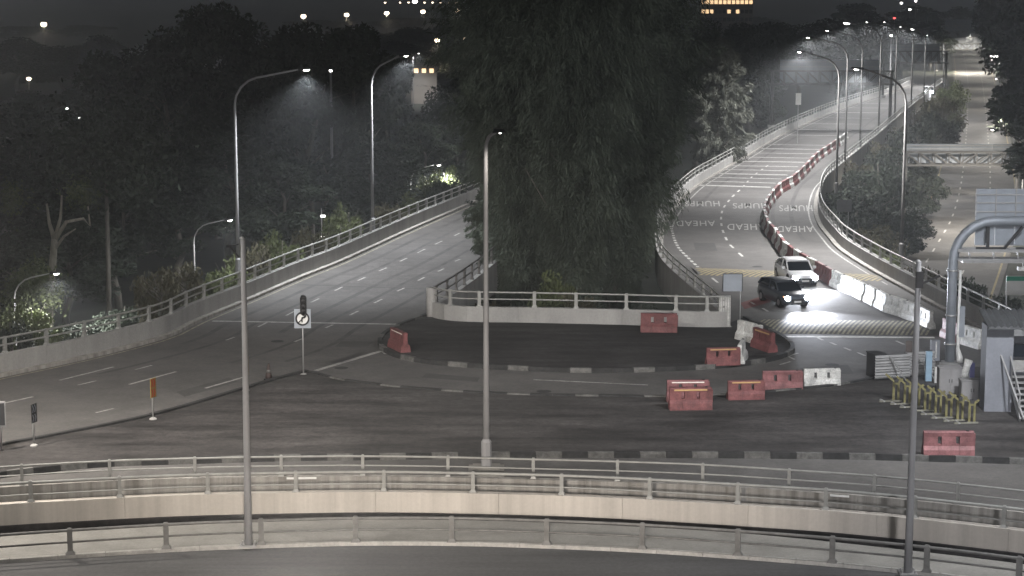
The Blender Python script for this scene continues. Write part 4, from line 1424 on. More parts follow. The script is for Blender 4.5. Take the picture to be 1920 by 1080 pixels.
def make_car(label, loc, rz, paint, suv=False, sc=1.0):
    """front of the car towards -y"""
    t = thing('car', label, 'car', loc, rz, None, sc)
    Lh = 2.25 if suv else 2.3
    hb = .98 if suv else .82          # bonnet height
    wl = 1.05 if suv else .92         # waist
    hr = 1.53 if suv else 1.43        # roof
    w = .91
    b = MB()
    secs = []
    for y, zw, wd, zb in [(-Lh, hb * .68, .70, .34), (-Lh + .06, hb * .78, .80, .27), (-Lh + .22, hb * .88, .87, .22), (-Lh + .7, hb * .95, w, .21), (-Lh + 1.15, hb, w, .21), (-.75, wl, w, .21), (.4, wl + .02, w, .21), (1.5, wl + .04, w, .22), (Lh - .25, wl + .02, .87, .25), (Lh - .05, wl - .08, .82, .32), (Lh, wl - .2, .74, .4)]:
        secs.append((y, half([wd * .86, wd * .97, wd, wd * .985, wd * .93, wd * .80], [zb, zb + .08, zb + (zw - zb) * .42, zb + (zw - zb) * .72, zw - .05, zw])))
    loft(b, secs)
    bo = b.build('body', paint, t, True)
    # glasshouse
    g = MB()
    gs_ = [(-1.12 if suv else -1.05, hb, .74, hb + .02), (-.45 if suv else -.3, hb, .70, hr - .06), (.0, wl - .02, .67, hr - .02), (.9, wl - .02, .66, hr - .04), (1.75 if suv else 1.35, wl, .68, hr - .12 if suv else hr - .14), (Lh - .12 if suv else 2.0, wl, .72, wl + .06)]
    secs = []
    for y, zb, wt, zt in gs_:
        wb = .80
        secs.append((y, half([wb, (wb + wt) / 2, wt, wt * .8], [zb - .02, (zb + zt) / 2, zt - .03, zt])))
    loft(g, secs)
    g.build('windows', M['glass'], t, True)
    r_ = MB()
    secs = []
    for y, wt, zt in [(-.50 if suv else -.36, .69, hr - .07), (-.2, .69, hr - .005), (.4, .68, hr + .015), (1.1, .68, hr), (1.72 if suv else 1.3, .68, hr - .08)]:
        secs.append((y, half([wt + .015, wt, wt * .8], [zt - .06, zt + .0, zt + .03])))
    loft(r_, secs)
    r_.build('roof', paint, t, True)
    for s in (-1, 1):
        MB().bar((s * .79, -1.08, hb - .0), (s * .70, -.42 if suv else -.32, hr - .05), .07, .06).build('pillar', paint, t)
        MB().bar((s * .80, .35, wl), (s * .695, .38, hr - .04), .09, .04).build('pillar', paint, t)
        MB().bar((s * .80, Lh - .2 if suv else 1.95, wl + .02), (s * .70, 1.68 if suv else 1.28, hr - .08), .12, .06).build('pillar', paint, t)
        m = MB()
        m.box((s * 1.0, -.72, wl + .08), (.2, .10, .15))
        m.build('mirror', paint, t)
        hl_ = MB()
        hl_.add([(s * .50, -Lh + .035, hb * .60), (s * .78, -Lh + .12, hb * .60), (s * .82, -Lh + .22, hb * .80), (s * .52, -Lh + .10, hb * .76), (s * .5, -Lh + .2, hb * .6), (s * .76, -Lh + .28, hb * .6), (s * .78, -Lh + .36, hb * .78), (s * .52, -Lh + .3, hb * .74)],
                [(0, 1, 2, 3), (4, 7, 6, 5), (0, 4, 5, 1), (1, 5, 6, 2), (2, 6, 7, 3), (3, 7, 4, 0)])
        hl_.build('headlight', M['lens_head'], t)
        lamp = MB().tube([(s * .64, -Lh - .045, hb * .68), (s * .64, -Lh + .1, hb * .68)], .15, 12)
        lamp.build('headlamp_bulb', M['lens_head'], t, True)
        add_light(t, (s * .64, -Lh - .1, hb * .68), 5200, (.86, .90, 1.0), aim=(0.07, -1, -.035), size=72, blend=.9, rad=.08)
        if suv:
            MB().tube([(s * .80, -Lh + .10, hb * .76), (s * .80, -Lh + .3, hb * .76)], .05, 8).build('indicator', M['amber'], t)
        for y in (-1.42, 1.38):
            wb_ = MB().tube([(s * .70, y, .33), (s * .915, y, .33)], .33, 20).build('wheel', M['tyre'], t, True)
            MB().tube([(s * .90, y, .33), (s * .928, y, .33)], .20, 14).build('rim', M['alloy'], wb_)
            MB().tube([(s * .66, y, .36), (s * .905, y, .36)], .38, 18).build('wheel_arch', M['black'], t)
    MB().box((0, -Lh + .0, hb * .55), (.84, .10, .16)).box((0, -Lh + .02, hb * .38), (1.1, .10, .14)).build('grille', M['black'], t)
    MB().box((0, -Lh - .06, hb * .46), (.46, .02, .11)).build('number_plate', M['sign_white'], t)
    MB().bar((-.5, -1.02, hb + .01), (.05, -.95, hb + .05), .03).build('wiper', M['black'], t)
    MB().box((0, Lh - .02, wl - .12), (1.3, .06, .12)).build('tail_light', M['sign_red'], t)
    return t


pw = P(1497, 538)
make_car('white saloon car with headlights on beside the dividing barriers', (pw.x + .15, pw.y + 2.3, 0), .12, M['car_white'])
pd2 = P(1470, 577)
make_car('dark hatchback with headlights on, in front of the white car', (pd2.x + .15, pd2.y + 1.6, 0), .27, M['car_dark'], True, .93)
pf = P(1742, 178)
make_car('far white vehicle with bright headlights under the distant lamps', (pf.x, pf.y, 0), -.25, M['car_white'], True)


# ================================================================== VEGETATION
def leaf_mesh(name, centers, dirs, ln, wd, m):
    """quads: centre, long direction, half length, half width"""
    n = len(centers)
    d = dirs / (np.linalg.norm(dirs, axis=1)[:, None] + 1e-9)
    r = rng.normal(size=(n, 3))
    s = np.cross(d, r)
    s /= np.linalg.norm(s, axis=1)[:, None] + 1e-9
    ln = np.asarray(ln).reshape(-1, 1)
    wd = np.asarray(wd).reshape(-1, 1)
    v = np.stack([centers - d * ln, centers + s * wd - d * ln * .1, centers + d * ln, centers - s * wd - d * ln * .1], 1).reshape(-1, 3)
    me = bpy.data.meshes.new(name)
    me.vertices.add(4 * n)
    me.vertices.foreach_set('co', v.astype(np.float32).reshape(-1))
    me.loops.add(4 * n)
    me.loops.foreach_set('vertex_index', np.arange(4 * n, dtype=np.int32))
    me.polygons.add(n)
    me.polygons.foreach_set('loop_start', np.arange(0, 4 * n, 4, dtype=np.int32))
    me.polygons.foreach_set('loop_total', np.full(n, 4, dtype=np.int32))
    me.materials.append(m)
    me.update()
    me.validate()
    return me


def limbs(mb, base, h, r, spread, n, seed):
    rd = random.Random(seed)
    tips = []
    pts = [Vector((0, 0, 0))]
    for k in range(1, 6):
        pts.append(Vector((rd.uniform(-.04, .04) * h, rd.uniform(-.04, .04) * h, h * k / 5 * .9)))
    mb.tube(pts, [r, r * .85, r * .7, r * .5, r * .35, r * .15], 8)
    for k in range(n):
        f = rd.uniform(.3, .85)
        i = int(f * 5)
        p0 = pts[i].lerp(pts[min(i + 1, 5)], f * 5 - i)
        a = rd.uniform(0, 6.28)
        L = spread * rd.uniform(.5, .95) * (1.2 - f * .6)
        p1 = p0 + Vector((math.cos(a) * L * .5, math.sin(a) * L * .5, h * .08))
        p2 = p0 + Vector((math.cos(a) * L, math.sin(a) * L, h * rd.uniform(.1, .22)))
        rr = r * (1 - f) * .55 + .02
        mb.tube([p0, p1, p2], [rr, rr * .6, rr * .2], 6)
        tips.append(p2)
    return tips


def broadleaf(name, h, rad, n, m, seed, leaf=.28, low=.28, clumps=34):
    """unit: trunk foot at the origin, height h, crown radius rad"""
    r_ = np.random.default_rng(seed)
    tb = MB()
    limbs(tb, None, h, h * .018 + .06, rad, 9, seed)
    tm = tb.mesh('trunk', M['bark'], True)
    cz = h * (low + 1) / 2
    hz_ = h * (1 - low) / 2
    cc = []
    while len(cc) < clumps:
        p = r_.uniform(-1, 1, 3)
        q2 = np.linalg.norm(p)
        if .35 < q2 < 1.0:
            cc.append(p * np.array([rad, rad, hz_]) * .86 + np.array([0, 0, cz]))
    cc = np.array(cc)
    cs = r_.uniform(.20, .36, clumps) * rad
    idx = r_.integers(0, clumps, n)
    dirs = r_.normal(size=(n, 3))
    dirs /= np.linalg.norm(dirs, axis=1)[:, None]
    rr = cs[idx] * (r_.uniform(0, 1, n) ** .45)
    c = cc[idx] + dirs * rr[:, None] * np.array([1.15, 1.15, .8])
    ld = dirs + r_.normal(size=(n, 3)) * .9
    ld[:, 2] -= .35
    s = leaf * r_.uniform(.6, 1.35, n)
    return tm, leaf_mesh('crown', c, ld, s, s * .48, m), h, rad


def needle_tree(name, h, rad, n, seed, m, low=.12, prof=(.12, .22, .42, .74, 1.0, .85, .08), K=520, fine=1.0):
    """casuarina: feathery sprays along rising and drooping branchlets, widest two thirds up"""
    r_ = np.random.default_rng(seed)
    tb = MB()
    limbs(tb, None, h, .3, rad * .8, 16, seed)
    tm = tb.mesh('trunk', M['bark'], True)

    def env(f):
        return rad * np.interp(f, [low, low + .06, .3, .5, .7, .88, 1.0], prof)
    f = r_.uniform(low, .99, K)
    a = r_.uniform(0, 2 * np.pi, K)
    wob = 1 + .16 * np.sin(a * 3 + f * 9 + seed) + .10 * np.sin(a * 5 - f * 17)
    e1 = env(f) * wob * r_.uniform(.70, 1.14, K)
    e0 = e1 * r_.uniform(.15, .5, K)
    rise = r_.uniform(-.35, .75, K) * (e1 - e0)
    droop = r_.uniform(.0, .7, K) * rad * .16
    idx = r_.integers(0, K, n)
    t = r_.uniform(0, 1, n) ** .8
    e = (e0 + (e1 - e0) * np.clip(t[None, :] if False else 0, 0, 0)) if False else None
    rr = e0[idx] + (e1 - e0)[idx] * t
    z = f[idx] * h + rise[idx] * t - droop[idx] * t ** 3
    sc = rad * (.085 - .055 * t)
    c = np.stack([rr * np.cos(a[idx]), rr * np.sin(a[idx]), z], 1) + r_.normal(size=(n, 3)) * sc[:, None]
    out = np.stack([np.cos(a[idx]), np.sin(a[idx]), (rise / (e1 - e0 + .1))[idx] - .8 * t ** 2], 1)
    dirs = out + r_.normal(size=(n, 3)) * .5
    dirs[:, 2] -= r_.uniform(0, .7, n)
    ln = r_.uniform(.2, .5, n) * fine
    wd = np.where(r_.uniform(size=n) < .3 * fine, r_.uniform(.06, .12, n), r_.uniform(.02, .045, n)) * fine
    return tm, leaf_mesh('crown', c, dirs, ln, wd, m), h, rad


protoA = [broadleaf('a', 20, 6, 15000, M['leaf'], 11, .30), broadleaf('b', 18, 5.4, 13000, M['leaf'], 12, .27, .22, 44), broadleaf('c', 22, 6.6, 15000, M['leaf'], 13, .32, .35, 30)]
bush = [broadleaf('d', 4, 2.4, 5200, M['leaf_olive'], 21, .12, .02, 26), broadleaf('e', 3.4, 2.2, 5200, M['leaf_brown'], 22, .11, .02, 30), broadleaf('f', 5, 2.4, 6000, M['leaf'], 23, .13, .05, 30)]
casu = [needle_tree('g', 30, 8.0, 230000, 31, M['leaf_needle'], fine=.72, K=800), needle_tree('h', 28, 7.2, 210000, 32, M['leaf_needle'], fine=.72, K=800)]
casu_s = needle_tree('i', 18, 3.6, 60000, 33, M['leaf_needle'], low=.05, K=200, fine=.75)
casu_p = needle_tree('j', 18, 3.6, 60000, 34, M['needle_lit'], low=.05, K=240, fine=.9, prof=(.5, .7, .85, 1, .95, .7, .1))


def plant(proto, name, label, cat, x, y, z, h, w, rz, group=None, lean=0.0):
    tm, cm, ph, pr = proto
    t = thing(name, label, cat, (x, y, z), rz, group, (w / pr, w / pr, h / ph))
    t.rotation_euler = (lean, 0, rz)
    inst('trunk', tm, t)
    inst('crown', cm, t)
    return t


def tree_at(proto, name, label, cat, px, Y, top_y, w, group=None, zb=gz, rz=None):
    top = PY(px, top_y, Y)
    return plant(proto, name, label, cat, top.x, Y, zb, top.z - zb, w, random.uniform(0, 6.28) if rz is None else rz, group)


# the big casuarinas in the gap
g = 'feathery trees standing in the gap between the roads'
for px, Y, ty, w, pr, lb in [(985, 124, -120, 5.4, 0, 'tall dark feathery tree in the gap, left of the middle, behind the lamp post'), (1168, 126, -110, 5.1, 1, 'tall dark feathery tree in the gap, at its right side'), (1090, 121, -150, 5.0, 0, 'tall dark feathery tree in the middle of the gap between the roads'), (1085, 133, -120, 8.2, 1, 'widest dark feathery tree at the back of the gap')]:
    tree_at(casu[pr], 'casuarina_tree', lb, 'tree', px, Y, ty, w, g)
tree_at(casu_s, 'casuarina_tree', 'small feathery tree spilling over the left road beside the middle lamp post', 'tree', 930, 128, 330, 2.0, g)
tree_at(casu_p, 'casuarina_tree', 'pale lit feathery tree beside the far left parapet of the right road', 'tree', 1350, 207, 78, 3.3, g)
tree_at(casu_s, 'casuarina_tree', 'feathery tree behind the pale lit one by the right road', 'tree', 1345, 225, 60, 3.0, g)

# the wood on the left
g = 'trees of the dark wood on the left'
wood = [(60, 150, 232, 5.5, 'dark tree below the far left branch lights'), (155, 168, 205, 5.5, 'dark tree under the smallest white lights at the left'), (5, 190, 196, 6, 'dark tree cut by the left picture edge, below the far left warm light'), (235, 195, 75, 6, 'dark tree making the left shoulder of the wood, stepping up from the far lights'), (310, 180, 38, 6.2, 'tall dark tree, first of the high ridge left of the first tall lamp'), (400, 188, 14, 6.5, 'tallest dark tree of the wood, just left of the first tall lamp pole'), (490, 192, 22, 6.4, 'tall dark tree right behind the first tall lamp pole'), (575, 183, 30, 6, 'tall dark tree behind the lantern of the first tall lamp'), (655, 188, 52, 5.6, 'tall dark tree left of the second tall lamp'), (722, 200, 92, 3.6, 'narrow dark tree behind the top of the second tall lamp'),
        (120, 132, 385, 4.5, 'leafy dark tree behind the forked tree at the left'), (215, 142, 322, 5, 'dark lower tree behind the slender straight trunk'), (325, 150, 300, 5.2, 'dark lower tree above the middle low lamp'), (425, 165, 240, 5.5, 'dark lower tree left of the first tall lamp pole'), (520, 156, 310, 5, 'dark lower tree just right of the first tall lamp pole'), (610, 168, 285, 5, 'dark lower tree behind the lit marker'), (700, 176, 255, 5, 'dark lower tree behind the second tall lamp pole'), (790, 190, 235, 4.2, 'dark tree behind the brightly lit shrub'), (852, 200, 150, 4.5, 'dark tree at the left flank of the big feathery trees'), (30, 128, 420, 4.2, 'dark low-branched tree behind the leftmost low lamp'), (900, 215, 100, 5, 'dark tree hidden deep behind the big feathery trees'), (845, 165, 330, 2.4, 'small dark tree at the far end of the left parapet')]
for i, (px, Y, ty, w, lb) in enumerate(wood):
    tree_at(protoA[i % 3], 'broadleaf_tree', lb, 'tree', px, Y, ty, w, g)
# forked pale-barked tree by the low lamp
p = PY(95, 640, 124)
t = thing('forked_tree', 'pale-barked forked tree lit by the low lamp at the left', 'tree', (p.x, p.y, gz), 0, g)
tb = MB()
tb.tube([(-.2, 0, 0), (0, 0, 4), (.35, 0, 6.8), (.5, 0, 8.2)], [.34, .28, .24, .2], 8)
tb.tube([(.5, 0, 8.1), (.2, 0, 9.2), (.1, -.1, 10.5)], [.17, .12, .07], 7)
tb.tube([(.5, 0, 8.1), (1.3, 0, 9.3), (2.4, .1, 9.5), (2.8, .2, 9.0), (2.7, .2, 10.3)], [.17, .12, .09, .07, .04], 7)
tb.tube([(.4, 0, 7.4), (1.2, -.3, 8.4), (2.0, -.4, 8.9)], [.12, .08, .04], 6)
tb.tube([(.5, 0, 8.1), (.9, .2, 9.6), (1.0, .3, 11)], [.15, .1, .06], 7)
tb.build('trunk', M['pale_bark'], t, True)
r_ = np.random.default_rng(5)
nL = 5000
cc = np.array([(-1.6, -1.2, 5.2), (-.5, -1.4, 6.1), (-1.2, -1.0, 3.6), (-2.2, -.8, 2.9), (-.9, -1.6, 5.5), (2.2, .4, 11.2), (-2.4, .2, 10.8), (-2.1, -.9, 4.4), (.3, -1.2, 4.6)])
idx = r_.integers(0, len(cc), nL)
c = cc[idx] + r_.normal(size=(nL, 3)) * .5
s = r_.uniform(.08, .17, nL)
inst('crown', leaf_mesh('crown', c, r_.normal(size=(nL, 3)), s, s * .55, M['leaf_olive']), t)
p = PY(205, 640, 128)
t = thing('slender_tree', 'slender straight trunk right of the forked tree', 'tree', (p.x, p.y, gz), 0, g)
tb = MB()
tb.tube([(0, 0, 0), (.1, 0, 6), (.15, 0, 13)], [.2, .16, .1], 8)
tb.build('trunk', M['bark'], t, True)
c = np.array([0.2, 0, 13.5]) + r_.normal(size=(3500, 3)) * np.array([2, 2, 1.6])
s = r_.uniform(.15, .3, 3500)
inst('crown', leaf_mesh('crown', c, r_.normal(size=(3500, 3)), s, s * .5, M['leaf']), t)

# shrubs behind the left parapet
g = 'shrubs along the left parapet'
for i, (px, Y, ty, w, k) in enumerate([(300, 118, 500, 2.3, 1), (345, 124, 490, 2.2, 1), (420, 128, 478, 2.4, 0), (480, 132, 452, 2.3, 1), (530, 136, 432, 2.4, 0), (580, 140, 424, 2.3, 1), (640, 146, 405, 2.4, 0), (655, 152, 380, 2.0, 0), (720, 158, 378, 2.4, 1), (775, 165, 358, 2.2, 0), (815, 180, 318, 2.0, 0), (838, 183, 312, 1.9, 0), (790, 181, 328, 1.9, 0), (850, 178, 340, 2.1, 1), (60, 116, 560, 2.2, 0), (140, 117, 590, 2.0, 2), (20, 114, 590, 1.8, 2), (235, 120, 560, 2.2, 2)]):
    lit = ty in (318, 312, 328)
    tree_at(bush[k], 'shrub', ['brownish shrub left of the middle low lamp behind the left parapet', 'brownish shrub at the foot of the middle low lamp', 'green shrub between the middle low lamp and the first tall lamp', 'brownish shrub just right of the first tall lamp pole', 'green shrub midway from the first tall lamp to the lit marker', 'brownish shrub left of the lit marker', 'green shrub right of the lit marker behind the railing', 'green shrub standing above the railing right of the lit marker', 'brownish shrub right of the second tall lamp pole', 'green shrub left below the brightly lit shrubs', 'brightly lit shrub in the middle of the lit clump under the low lamp', 'brightly lit shrub on the right of the lit clump under the low lamp', 'brightly lit shrub on the left of the lit clump under the low lamp', 'brownish shrub at the far end of the left parapet', 'green shrub right beside the leftmost low lamp', 'dark shrub below the forked tree behind the railing', 'dark shrub cut by the left picture edge behind the railing', 'dark shrub right of the slender straight trunk'][i], 'shrub', px, Y, ty, w, g)
for px, Y, ty, w, lb in [(15, 73, 858, .9, 'low weeds at the left picture edge below the dark road signs'), (85, 73.5, 868, .7, 'small clump of weeds right of the left-edge weeds, behind the foreground railings')]:
    tree_at(bush[1], 'weeds', lb, 'weeds', px, Y, ty, w, 'weeds behind the foreground railings', 0.1)
# undergrowth in the gap
g = 'shrubs in the gap below the feathery trees'
for i, (px, Y, ty, w, k) in enumerate([(900, 116, 560, 1.9, 1), (960, 117, 548, 2.0, 2), (1020, 115.5, 556, 2.0, 0), (1075, 116, 545, 2.0, 1), (1140, 116, 552, 2.1, 2), (1205, 117, 556, 2.0, 2), (1050, 119, 505, 2.2, 0), (1290, 120, 560, 1.6, 2)]):
    tree_at(bush[k], 'shrub', ['brownish shrub at the left end of the gap behind the island railing', 'dark shrub right of the middle lamp post behind the island railing', 'green shrub left of the middle of the gap behind the island railing', 'brownish shrub in the middle of the gap behind the island railing', 'dark shrub right of the middle of the gap behind the island railing', 'dark shrub above the red barrier behind the island railing', 'tallest green shrub at the foot of the feathery trees', 'dark shrub beside the bridge pier at the right end of the gap'][i], 'shrub', px, Y, ty, w, g)
# bushes between the right road and the expressway
g = 'bushes between the right road and the lower expressway'
for i, (px, Y, ty, w, k) in enumerate([(1610, 176, 330, 3.4, 2), (1650, 184, 290, 3.6, 2), (1690, 205, 250, 3.8, 2), (1725, 235, 215, 4.0, 2), (1752, 262, 200, 4.2, 2), (1768, 300, 180, 4.2, 1), (1778, 330, 150, 3.6, 0), (1660, 165, 372, 3.2, 2), (1610, 158, 400, 2.6, 2), (1640, 150, 420, 2.8, 1), (1660, 142, 455, 2.2, 0), (1720, 128, 492, 1.8, 1), (1760, 122, 505, 2.0, 1), (1810, 118, 498, 2.4, 2), (1850, 114, 515, 2.2, 2), (1900, 110, 545, 1.9, 2), (1700, 175, 380, 3.0, 2), (1735, 205, 300, 3.0, 2), (1600, 196, 300, 2.8, 1), (1640, 222, 262, 2.8, 1), (1675, 250, 235, 2.8, 1), (1712, 285, 205, 3.0, 1), (1905, 96, 690, 1.4, 0)]):
    lb = ['leafy bush left of the nearest right lamp pole, in the bend of the parapet', 'leafy bush above the bend of the right parapet', 'leafy bush behind the nearest right lamp pole', 'leafy bush right of the far right lamp poles', 'large leafy bush left of the expressway, above the near gantry', 'olive bush between the far right road and the expressway', 'farthest lit bush at the end of the right road parapet', 'leafy bush behind the grey square board', 'leafy bush left of the grey square board', 'brownish bush below the grey square board', 'green bush at the foot of the nearest right lamp pole', 'brownish bush right of the nearest right lamp pole, by the railing', 'brownish bush left of the overhead sign post, behind the railing', 'dark bush under the overhead sign walkway', 'dark bush left of the white and green sign', 'dark bush behind the white and green sign', 'leafy bush below the left end of the expressway gantry', 'leafy bush touching the left end of the expressway gantry', 'brownish bush on the bank where the dividing barriers start', 'brownish bush on the bank beside the fourth right lamp pole', 'brownish bush on the bank beside the far barriers end', 'brownish bush on the bank below the far white vehicle', 'green bush behind the booth stairs'][i]
    tree_at(bush[k], 'bush', lb, 'bush', px, Y, ty, w, g)
# trees at the right edge and far behind the right road
g = 'dark trees at the right edge'
for i, (px, Y, ty, w, lb) in enumerate([(1992, 179, 130, 7.6, 'dark tree above the overhead sign at the right picture edge'), (1990, 225, 20, 8.0, 'tall dark tree at the right edge beside the expressway gantry'), (1965, 262, -40, 8, 'tall dark tree at the right edge beyond the expressway gantry'), (1925, 330, -60, 7, 'tall dark tree at the right edge next to the glaring lamp'), (1900, 420, -60, 9, 'dark tree rising above the glaring lamp at the top right'), (1885, 520, -40, 9, 'dark tree in the top right corner beside the brightly lit far gantry')]):
    tree_at(protoA[i % 3], 'broadleaf_tree', lb, 'tree', px, Y, ty, w, g)
g = 'far trees behind the right road'
for i, (px, Y, ty, w) in enumerate([(1345, 300, 28, 7), (1405, 320, 40, 7), (1450, 350, 45, 8), (1500, 420, 38, 9), (1560, 470, 30, 10), (1625, 520, 22, 10), (1690, 560, 30, 10), (1745, 600, 36, 9), (1600, 700, 8, 12), (1720, 780, 8, 12), (1310, 240, 60, 6), (1425, 275, 130, 4.0), (1600, 420, 92, 7), (1800, 900, 10, 12), (1850, 800, 10, 10), (1610, 350, 132, 4.5)]):
    lb = ['dark tree below the far lit windows, right of the big feathery trees', 'dark tree under the right end of the far lit windows', 'dark tree just right of the far lit windows', 'far dark tree above the left end of the far sign gantry', 'far dark tree above the lantern of the third lamp of the right road', 'far dark tree behind the brightly shining street lamp', 'far dark tree under the small red light', 'far dark tree behind the last bright lamp of the right road', 'very far dark tree top behind the brightly shining street lamp', 'very far dark tree top under the pair of white lights at the top right', 'dark tree behind the upper right flank of the big feathery trees', 'dark tree right behind the pale lit feathery tree', 'far dark tree seen under the second sign gantry of the right road', 'very far dark tree beyond the farthest expressway gantry, on its left', 'very far dark tree beyond the farthest expressway gantry, on its right', 'low far tree seen below the far sign gantry truss'][i]
    tree_at(protoA[i % 3], 'broadleaf_tree', lb, 'tree', px, Y, ty, w, g)
g = 'far trees at the top of the picture'
for px, Y, ty, w, lb in [(30, 470, 66, 10, 'dim tree mass under the brightest light at the far left edge'), (115, 440, 82, 9, 'dim tree mass between the brightest light and the wood'), (190, 480, 62, 9, 'dim tree mass touching the left shoulder of the wood'), (55, 300, 166, 6, 'dim tree below the far left warm light in the branches'), (140, 295, 160, 6, 'dim tree below the smaller warm light in the branches'), (700, 430, 62, 9, 'dim tree below the third warm light of the row'), (765, 560, 48, 12, 'dim tree below the fourth warm light, above the small building'), (835, 620, 42, 12, 'dim tree below the last warm light, beside the big tree'), (640, 480, 48, 9, 'dim tree below the second warm light of the row')]:
    tree_at(protoA[1], 'broadleaf_tree', lb, 'tree', px, Y, ty, w, g)
for i, (px, Y, ty, w) in enumerate([(40, 520, 92, 12), (130, 560, 100, 12), (800, 430, 138, 9), (770, 520, 118, 9), (850, 480, 100, 10), (30, 900, 50, 18), (160, 950, 46, 18), (600, 1100, 36, 20), (760, 1150, 34, 22), (880, 1000, 30, 20), (960, 1300, 12, 22), (1150, 1300, 12, 22), (1330, 1150, 24, 16), (1420, 1000, 30, 16)]):
    lb = ['dim distant tree under the brightest light at the top left', 'dim distant tree left of the high dark wood', 'dim distant tree in front of the small lit building', 'dim distant tree behind the small lit building', 'dim distant tree right of the small lit building, by the big tree', 'hazy distant tree in the top left corner', 'hazy distant tree right of the brightest top left light', 'hazy distant tree below the leftmost light of the warm row', 'hazy distant tree below the fourth light of the warm row', 'hazy distant tree below the last light of the warm row', 'hazy tree at the top edge behind the left of the big tree', 'hazy tree at the top edge behind the right of the big tree', 'hazy distant tree below the left end of the far lit windows', 'hazy distant tree beyond the right end of the far lit windows'][i]
    tree_at(protoA[i % 3], 'broadleaf_tree', lb, 'tree', px, Y, ty, w, g)

# ================================================================== DISTANT LIGHTS AND BUILDINGS
g = 'distant lights at the top of the picture'


def mast(label, px, py, Y, r, lens, watts=0, name='high_mast_lamp', col=(1, .8, .58)):
    p = PY(px, py, Y)
    t = thing(name, label, 'lamp', (p.x, p.y, gz), 0, g)
    h = p.z - gz
    r *= .72
    MB().tube([(0, 0, 0), (0, 0, h)], [.18, .10], 6).build('pole', M['pole_grey'], t)
    MB().lathe((0, 0, h - r * .7), [(r * .35, 0), (r * .9, r * .35), (r, r * .8), (r * .8, r * 1.25), (r * .3, r * 1.4)], 12).build('lantern', lens, t, True)
    if watts:
        add_light(t, (0, 0, h - r), watts * 1.5, col, size=170)
    return t


for px, py, Y, r, wt, lb in [(82, 46, 600, 1.35, 60000, 'brightest warm light at the top left'), (569, 31, 700, 1.35, 50000, 'leftmost warm light of the row above the dark wood'), (650, 28, 720, 1.3, 50000, 'second warm light of the row above the dark wood'), (725, 25, 740, 1.35, 50000, 'third warm light of the row above the dark wood'), (793, 22, 760, 1.35, 50000, 'fourth warm light of the row above the dark wood'), (857, 20, 780, 1.3, 30000, 'last warm light of the row, next to the big tree'), (820, 76, 470, .85, 30000, 'warm light below the row, left of the big tree'), (870, 73, 480, .7, 9000, 'ragged warm light in the leaves beside the big tree'), (54, 148, 330, .55, 5000, 'warm light shining through branches at the far left'), (173, 142, 350, .45, 5000, 'smaller warm light in branches right of the far left one')]:
    mast(lb, px, py, Y, r, M['lens_warm'], wt)
for px, py, Y, r, lb in [(126, 204, 260, .22, 'small white light low among the left branches'), (149, 221, 255, .18, 'smallest white light lowest among the left branches'), (620, 133, 180, .2, 'small white light right of the first tall lamp head'), (1671, 67, 330, .3, 'small white lamp between the far right road poles')]:
    mast(lb, px, py, Y, r, M['lens'], 0)
for k, px in enumerate((722, 750, 766, 796, 811, 826, 842, 855)):
    mast(f'tiny light in the highest row at the top, {ordinal(k + 1)} small one from the left', px, 5, 1500, 1.1, M['lens_warm'])
mast('broad bright light in the highest row at the top of the picture', 778, 3, 1400, 2.6, M['lens'])
for px, py, lb in [(915, 18, 'faint light inside the big tree top, left one'), (1045, 9, 'faint light inside the big tree top, right one'), (1690, 6, 'white light at the top right, left one of the pair'), (1717, 2, 'white light at the top right, at the picture edge'), (1706, 18, 'faint light below the pair at the top right')]:
    mast(lb, px, py, 640, .6, M['lens'])
mast('small red light above the far right road lamps', 1677, 34, 500, .5, M['lens_red'], name='warning_light')

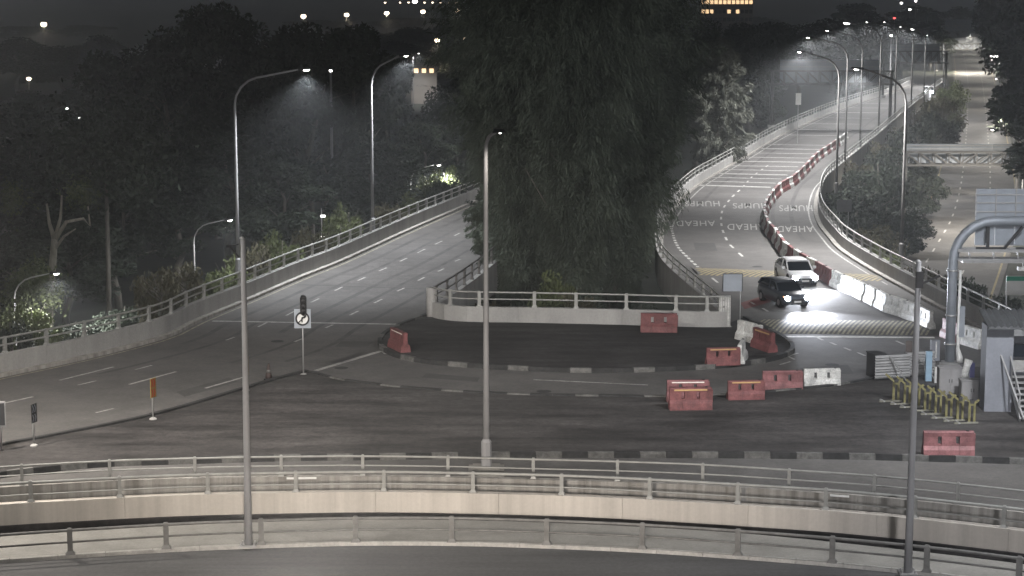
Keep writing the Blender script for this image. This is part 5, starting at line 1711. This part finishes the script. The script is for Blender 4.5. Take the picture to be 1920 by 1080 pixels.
# lit building at the top
a, b = PY(1314, 5, 900), PY(1412, 5, 900)
t = thing('office_building', 'far building with a row of warm lit windows at the top of the picture', 'building', ((a.x + b.x) / 2, 900, gz))
w = b.x - a.x
hB = 26
MB().box((0, 5, hB / 2), (w, 10, hB)).build('wall', M['facade'], t)
MB().box((0, 5, hB + .2), (w + .6, 10.6, .4)).build('roof', M['roof_brown'], t)
z_lit = PY(1360, 4, 900).z - gz
for k in range(12):
    x = -w / 2 + w * (k + .5) / 12
    for j, z in enumerate((z_lit - 15, z_lit - 12, z_lit - 8, z_lit - 4.3, z_lit, z_lit + 3.4)):
        lit = j == 4 or (j == 3 and k in (0, 1, 2, 6, 8))
        fr = MB().box((x, -.06, z), (1.5, .12, 1.7)).build('window', M['window_lit'] if lit else M['glass'], t)
        MB().box((x, -.15, z - .95), (1.7, .2, .12)).build('sill', M['facade'], fr)
# small lit building beyond the left road
a, b = PY(770, 130, 420), PY(818, 130, 420)
t = thing('small_building', 'small building with warm lit wall beyond the second tall lamp', 'building', ((a.x + b.x) / 2, 422, gz))
w = b.x - a.x
hB = PY(790, 122, 420).z - gz
MB().box((0, 2, hB / 2), (w, 4, hB)).build('wall', M['facade'], t)
MB().box((0, 1.7, hB + .15), (w + .8, 5, .25)).build('roof', M['roof_brown'], t)
for k in range(3):
    MB().box((-w * .3 + k * w * .3, -.05, hB - 1.3), (.9, .1, .9)).build('window', M['window_lit'], t)
street_lamp('low lamp over the small lit building beyond the left road', (PY(775, 130, 414).x, 412, gz), PY(785, 100, 412).z - gz, (1.2, 0), 'street lamps along the left road', watts=9000, r0=.1, up=.3, curve=1.0)
# marker post; its reflective plates are given a glow of their own
p = PY(603, 420, 146)
t = thing('lit_marker', 'thin upright marker with two shining white plates by the left parapet', 'marker', (p.x, p.y, gz))
MB().tube([(0, 0, 0), (0, 0, PY(603, 390, 146).z - gz)], .04, 6).build('post', M['galv'], t)
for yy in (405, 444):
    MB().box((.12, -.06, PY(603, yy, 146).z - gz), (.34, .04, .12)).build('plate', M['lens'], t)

# ================================================================== HAZE
hz = MB().box((0, 4300, 18.5), (11800, 8900, 51.0)).build('haze', None, None)
tag(hz, kind='stuff')
hz.data.materials.clear()
hm = bpy.data.materials.new('haze_air')
hm.use_nodes = True
nt = hm.node_tree
nt.nodes.clear()
out = nt.nodes.new('ShaderNodeOutputMaterial')
vol = nt.nodes.new('ShaderNodeVolumePrincipled')
vol.inputs['Color'].default_value = (.86, .90, .94, 1)
vol.inputs['Density'].default_value = HAZE_DENSITY
vol.inputs['Anisotropy'].default_value = 0.0
nt.links.new(vol.outputs['Volume'], out.inputs['Volume'])
hz.data.materials.append(hm)
